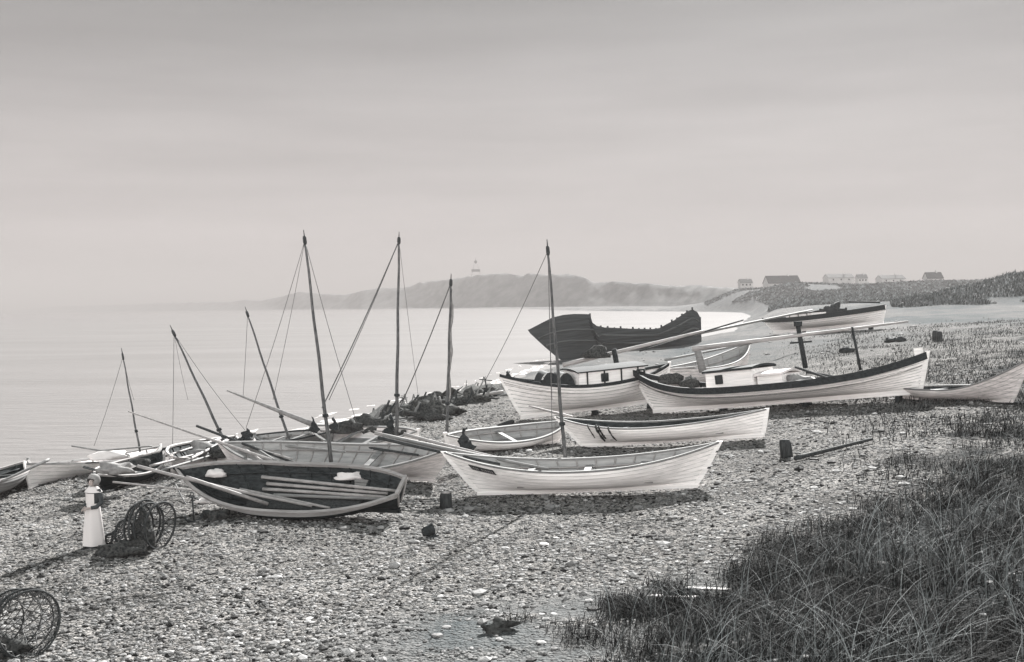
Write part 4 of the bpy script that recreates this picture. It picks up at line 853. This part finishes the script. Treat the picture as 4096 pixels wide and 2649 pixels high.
# ------------------------------------------------------------------ woman
def woman():
    p = gp(95, 549); R_ = tag(empty('person', p, math.radians(-118)), 'woman in a white apron and pale bonnet standing on the shingle at the left', 'person')  # +x local = her front
    J = [((0, 0, .93), .115), ((0, 0, 1.08), .10), ((.0, 0, 1.24), .115), ((0, 0, 1.35), .085), ((.01, 0, 1.41), .045), ((.02, 0, 1.47), .062), ((.025, 0, 1.54), .082), ((.015, 0, 1.60), .065)]
    E = [(0, 1), (1, 2), (2, 3), (3, 4), (4, 5), (5, 6), (6, 7)]
    def chain(st, pts):
        prev = st
        for q in pts: J.append(q); E.append((prev, len(J)-1)); prev = len(J)-1
        return prev
    for s in (-1, 1):
        w = chain(3, [((0, .15*s, 1.34), .055), ((-.02, .20*s, 1.2), .046), ((-.03, .22*s, 1.07), .040), ((.08, .18*s, .97), .034), ((.20, .08*s, .95), .026), ((.24, .05*s, .945), .026), ((.27, .035*s, .94), .022)])
        chain(0, [((0, .09*s, .86), .09), ((.02, .10*s, .5), .058), ((0, .10*s, .1), .038), ((.01, .10*s, .05), .036), ((.13, .11*s, .035), .03)])
        for f in range(4): chain(w, [((.30, (.015+.018*f)*s, .945-.012*f), .009), ((.315, (.0+.014*f)*s, .915-.012*f), .008)])
        chain(w-1, [((.265, .02*s, .975), .010), ((.285, .0, .985), .009)])
    chain(6, [((.115, 0, 1.525), .018)])
    me = bpy.data.meshes.new('body'); me.from_pydata([j[0] for j in J], E, []); me.materials.append(M['skin']); o = bpy.data.objects.new('body', me); C.objects.link(o); o.parent = R_
    sk = o.modifiers.new('skin', 'SKIN'); sk.use_smooth_shade = True
    for i, j in enumerate(J): me.skin_vertices[0].data[i].radius = (j[1], j[1])
    me.skin_vertices[0].data[0].use_root = True
    o.modifiers.new('sub', 'SUBSURF').levels = 2; o.modifiers['sub'].render_levels = 2
    for s in (-1, 1): MB().lathe([(.002, -.009), (.009, 0), (.002, .009)], 8, (.098, .03*s, 1.55)).build('eye', 'hair', R_)
    MB().lathe([(.235, .03), (.218, .3), (.186, .6), (.155, .88), (.135, 1.0), (.125, 1.04)], 40, sq=(1, 1), wob=.035).build('skirt', 'dress', R_)
    MB().lathe([(.13, 1.0), (.155, 1.12), (.165, 1.24), (.15, 1.32), (.085, 1.40), (.06, 1.42)], 24, sq=(.8, 1.12)).build('bodice', 'dress', R_)
    for s in (-1, 1): MB().tube([(0, .14*s, 1.36), (-.02, .205*s, 1.2), (-.03, .225*s, 1.07), (.08, .185*s, .97), (.17, .10*s, .955)], [.066, .062, .058, .05, .042], 10).build('sleeve', 'dress', R_)
    def ap(u, v):
        a = (u-.5)*math.radians(215); z = .06+v*.98; r = float(np.interp(z, [.06, .3, .6, .88, 1.04], [.262, .247, .215, .185, .15]))*(1+.045*math.sin(u*21+z*2)); return Vector((r*math.cos(a), r*math.sin(a), z))
    MB().grid(ap, 30, 12).build('apron', 'cloth', R_)
    def bib(u, v):
        a = (u-.5)*math.radians(90); return Vector((.155*math.cos(a)+.0, .2*math.sin(a), 1.04+v*.24))
    MB().grid(bib, 8, 5).build('apron_bib', 'cloth', R_)
    def sh(u, v):
        a = u*6.28319; r = .075+v*.13; return Vector((r*math.cos(a)*.85, r*math.sin(a)*1.15, 1.43-.13*v**1.5))
    MB().grid(sh, 24, 6).build('shoulder_kerchief', 'cloth', R_)
    V0, F0 = icos(3); vs = []
    for v in V0:
        if v[0] > .72: v = v*np.array([.78, 1, 1])
        vs.append((v[0]*.15-.02, v[1]*.15, v[2]*.15+1.575))
    MB().add(vs, [tuple(f) for f in F0 if not all(V0[q][0] > .55 and V0[q][2] < .45 for q in f)], True).build('bonnet', 'canvas', R_)
woman()
# ------------------------------------------------------------------ village
def house(px0, px1, ptop, pbot, y, label, roofm='thatch', gable=True, rot=.18):
    a = at(px0, pbot, y); b = at(px1, pbot, y); w = (b-a).length; h = (pbot-ptop)*y/F; c = (a+b)/2; gzv = float(gzf(c.x, c.y)); base = min(gzv, c.z)-1.5
    R_ = tag(empty('farmhouse', (c.x, c.y, base), rot), label, 'house', 'low farmhouses of the village behind the dunes')
    D_ = min(8, w*.5); wh = c.z-base+h*.32; rh = h*.68; L_ = w*.96
    MB().box((0, 0, wh/2), (L_, D_, wh)).add([(-L_/2, -D_/2, wh), (L_/2, -D_/2, wh), (L_/2, D_/2, wh), (-L_/2, D_/2, wh), (-L_/2, 0, wh+rh*.95), (L_/2, 0, wh+rh*.95)], [(0, 4, 3), (1, 2, 5)]).build('wall', 'wall', R_)
    e = .35; vs = [(-L_/2-.2, -D_/2-e, wh-.2), (L_/2+.1, -D_/2-e, wh-.2), (L_/2+.1, 0, wh+rh), (-L_/2-.2, 0, wh+rh), (-L_/2-.2, D_/2+e, wh-.2), (L_/2+.1, D_/2+e, wh-.2)]
    vs += [(x, y_, z+.35) for x, y_, z in vs]
    rf = MB().add(vs, [(0, 3, 2, 1), (3, 4, 5, 2), (6, 7, 8, 9), (9, 8, 11, 10), (0, 1, 7, 6), (4, 10, 11, 5), (0, 6, 9, 3), (3, 9, 10, 4), (1, 2, 8, 7), (2, 5, 11, 8)]).build('roof', roofm, R_)
    MB().box((L_*.2, 0, wh+rh+.5), (.8, .8, 1.6)).build('chimney', 'wall', rf)
    for i in range(3):
        MB().box((-L_*.3+L_*.3*i, -D_/2-.02, wh-1.2), (1.0, .1, 1.1)).build('window', 'glass', R_)
house(738.5, 752, 279.5, 284.5, 700, 'small pale-roofed house left of the long dark-roofed house', 'greywood')
house(764, 799.5, 276.2, 286.5, 640, 'long house with a dark thatched roof, most prominent beyond the dunes')
house(824, 853, 274.5, 279.5, 760, 'pale low house between the two dark-roofed houses, the left one of its row', 'greywood')
house(856, 867, 274.8, 280, 740, 'small white house in the middle of the pale row beyond the dunes', 'greywood')
house(877, 904, 275.5, 280.5, 750, 'pale long house at the right end of the pale row', 'greywood')
house(924, 942, 272.8, 281, 600, 'short dark-roofed house with a white gable, rightmost in the village')
# beacon
def beacon():
    yb = 1600*1.085; b = at(476, 276, yb); s = yb/F
    R_ = tag(empty('sea_beacon', b), 'skeleton sea beacon with a platform and ball on top of the highest dune', 'beacon')
    for x, y in ((-1, -1), (1, -1), (1, 1), (-1, 1)): MB().bar((x*5*s, y*3*s, -3), (x*1.6*s, y*1.0*s, 12*s), .3*s).build('leg', 'greywood', R_)
    MB().box((0, 0, 5.5*s), (8.5*s, 5*s, 2.4*s)).build('platform', 'darkwood', R_)
    MB().bar((0, 0, 12*s), (0, 0, 18.5*s), .5*s).build('mast', 'greywood', R_)
    MB().lathe([(.1, -2*s), (1.3*s, -.8*s), (1.6*s, 0), (1.3*s, .8*s), (.1, 2*s)], 12, (0, 0, 14.2*s)).build('ball', 'darkwood', R_)
beacon()
blades('dune_marram', 90000, 29, 110, 330, 19, 29, .25, .8, .05, lambda x, y, g: (dunes(x, y) > .35) & (vn(x/7, y/12, 31) > .2), .15, .28, .3, 'dark marram tufts covering the dunes at the right edge', .6, 2)
blades('far_marram', 60000, 31, 300, 800, 10, 28, .5, 1.3, .2, lambda x, y, g: (shore(x, y) > 8) & (x/y > .165) & (vn(x/22, y/45, 35)+.4*vn(x/7, y/12, 36) > .5), .19, .36, .35, 'dark marram covering the low dunes in front of the village', .5, 2)
# ------------------------------------------------------------------ haze
hz = MB().box((0, 0, 55), (26000, 26000, 130))
hm = bpy.data.materials.new('haze'); hm.use_nodes = True; hm.node_tree.nodes.clear(); ho = hm.node_tree.nodes.new('ShaderNodeOutputMaterial'); pv = hm.node_tree.nodes.new('ShaderNodeVolumePrincipled')
pv.inputs['Color'].default_value = (.34, .322, .317, 1); pv.inputs['Density'].default_value = .00055; pv.inputs['Anisotropy'].default_value = 0; hm.node_tree.links.new(pv.outputs[0], ho.inputs['Volume'])
tag(hz.build('haze', hm), kind='stuff')
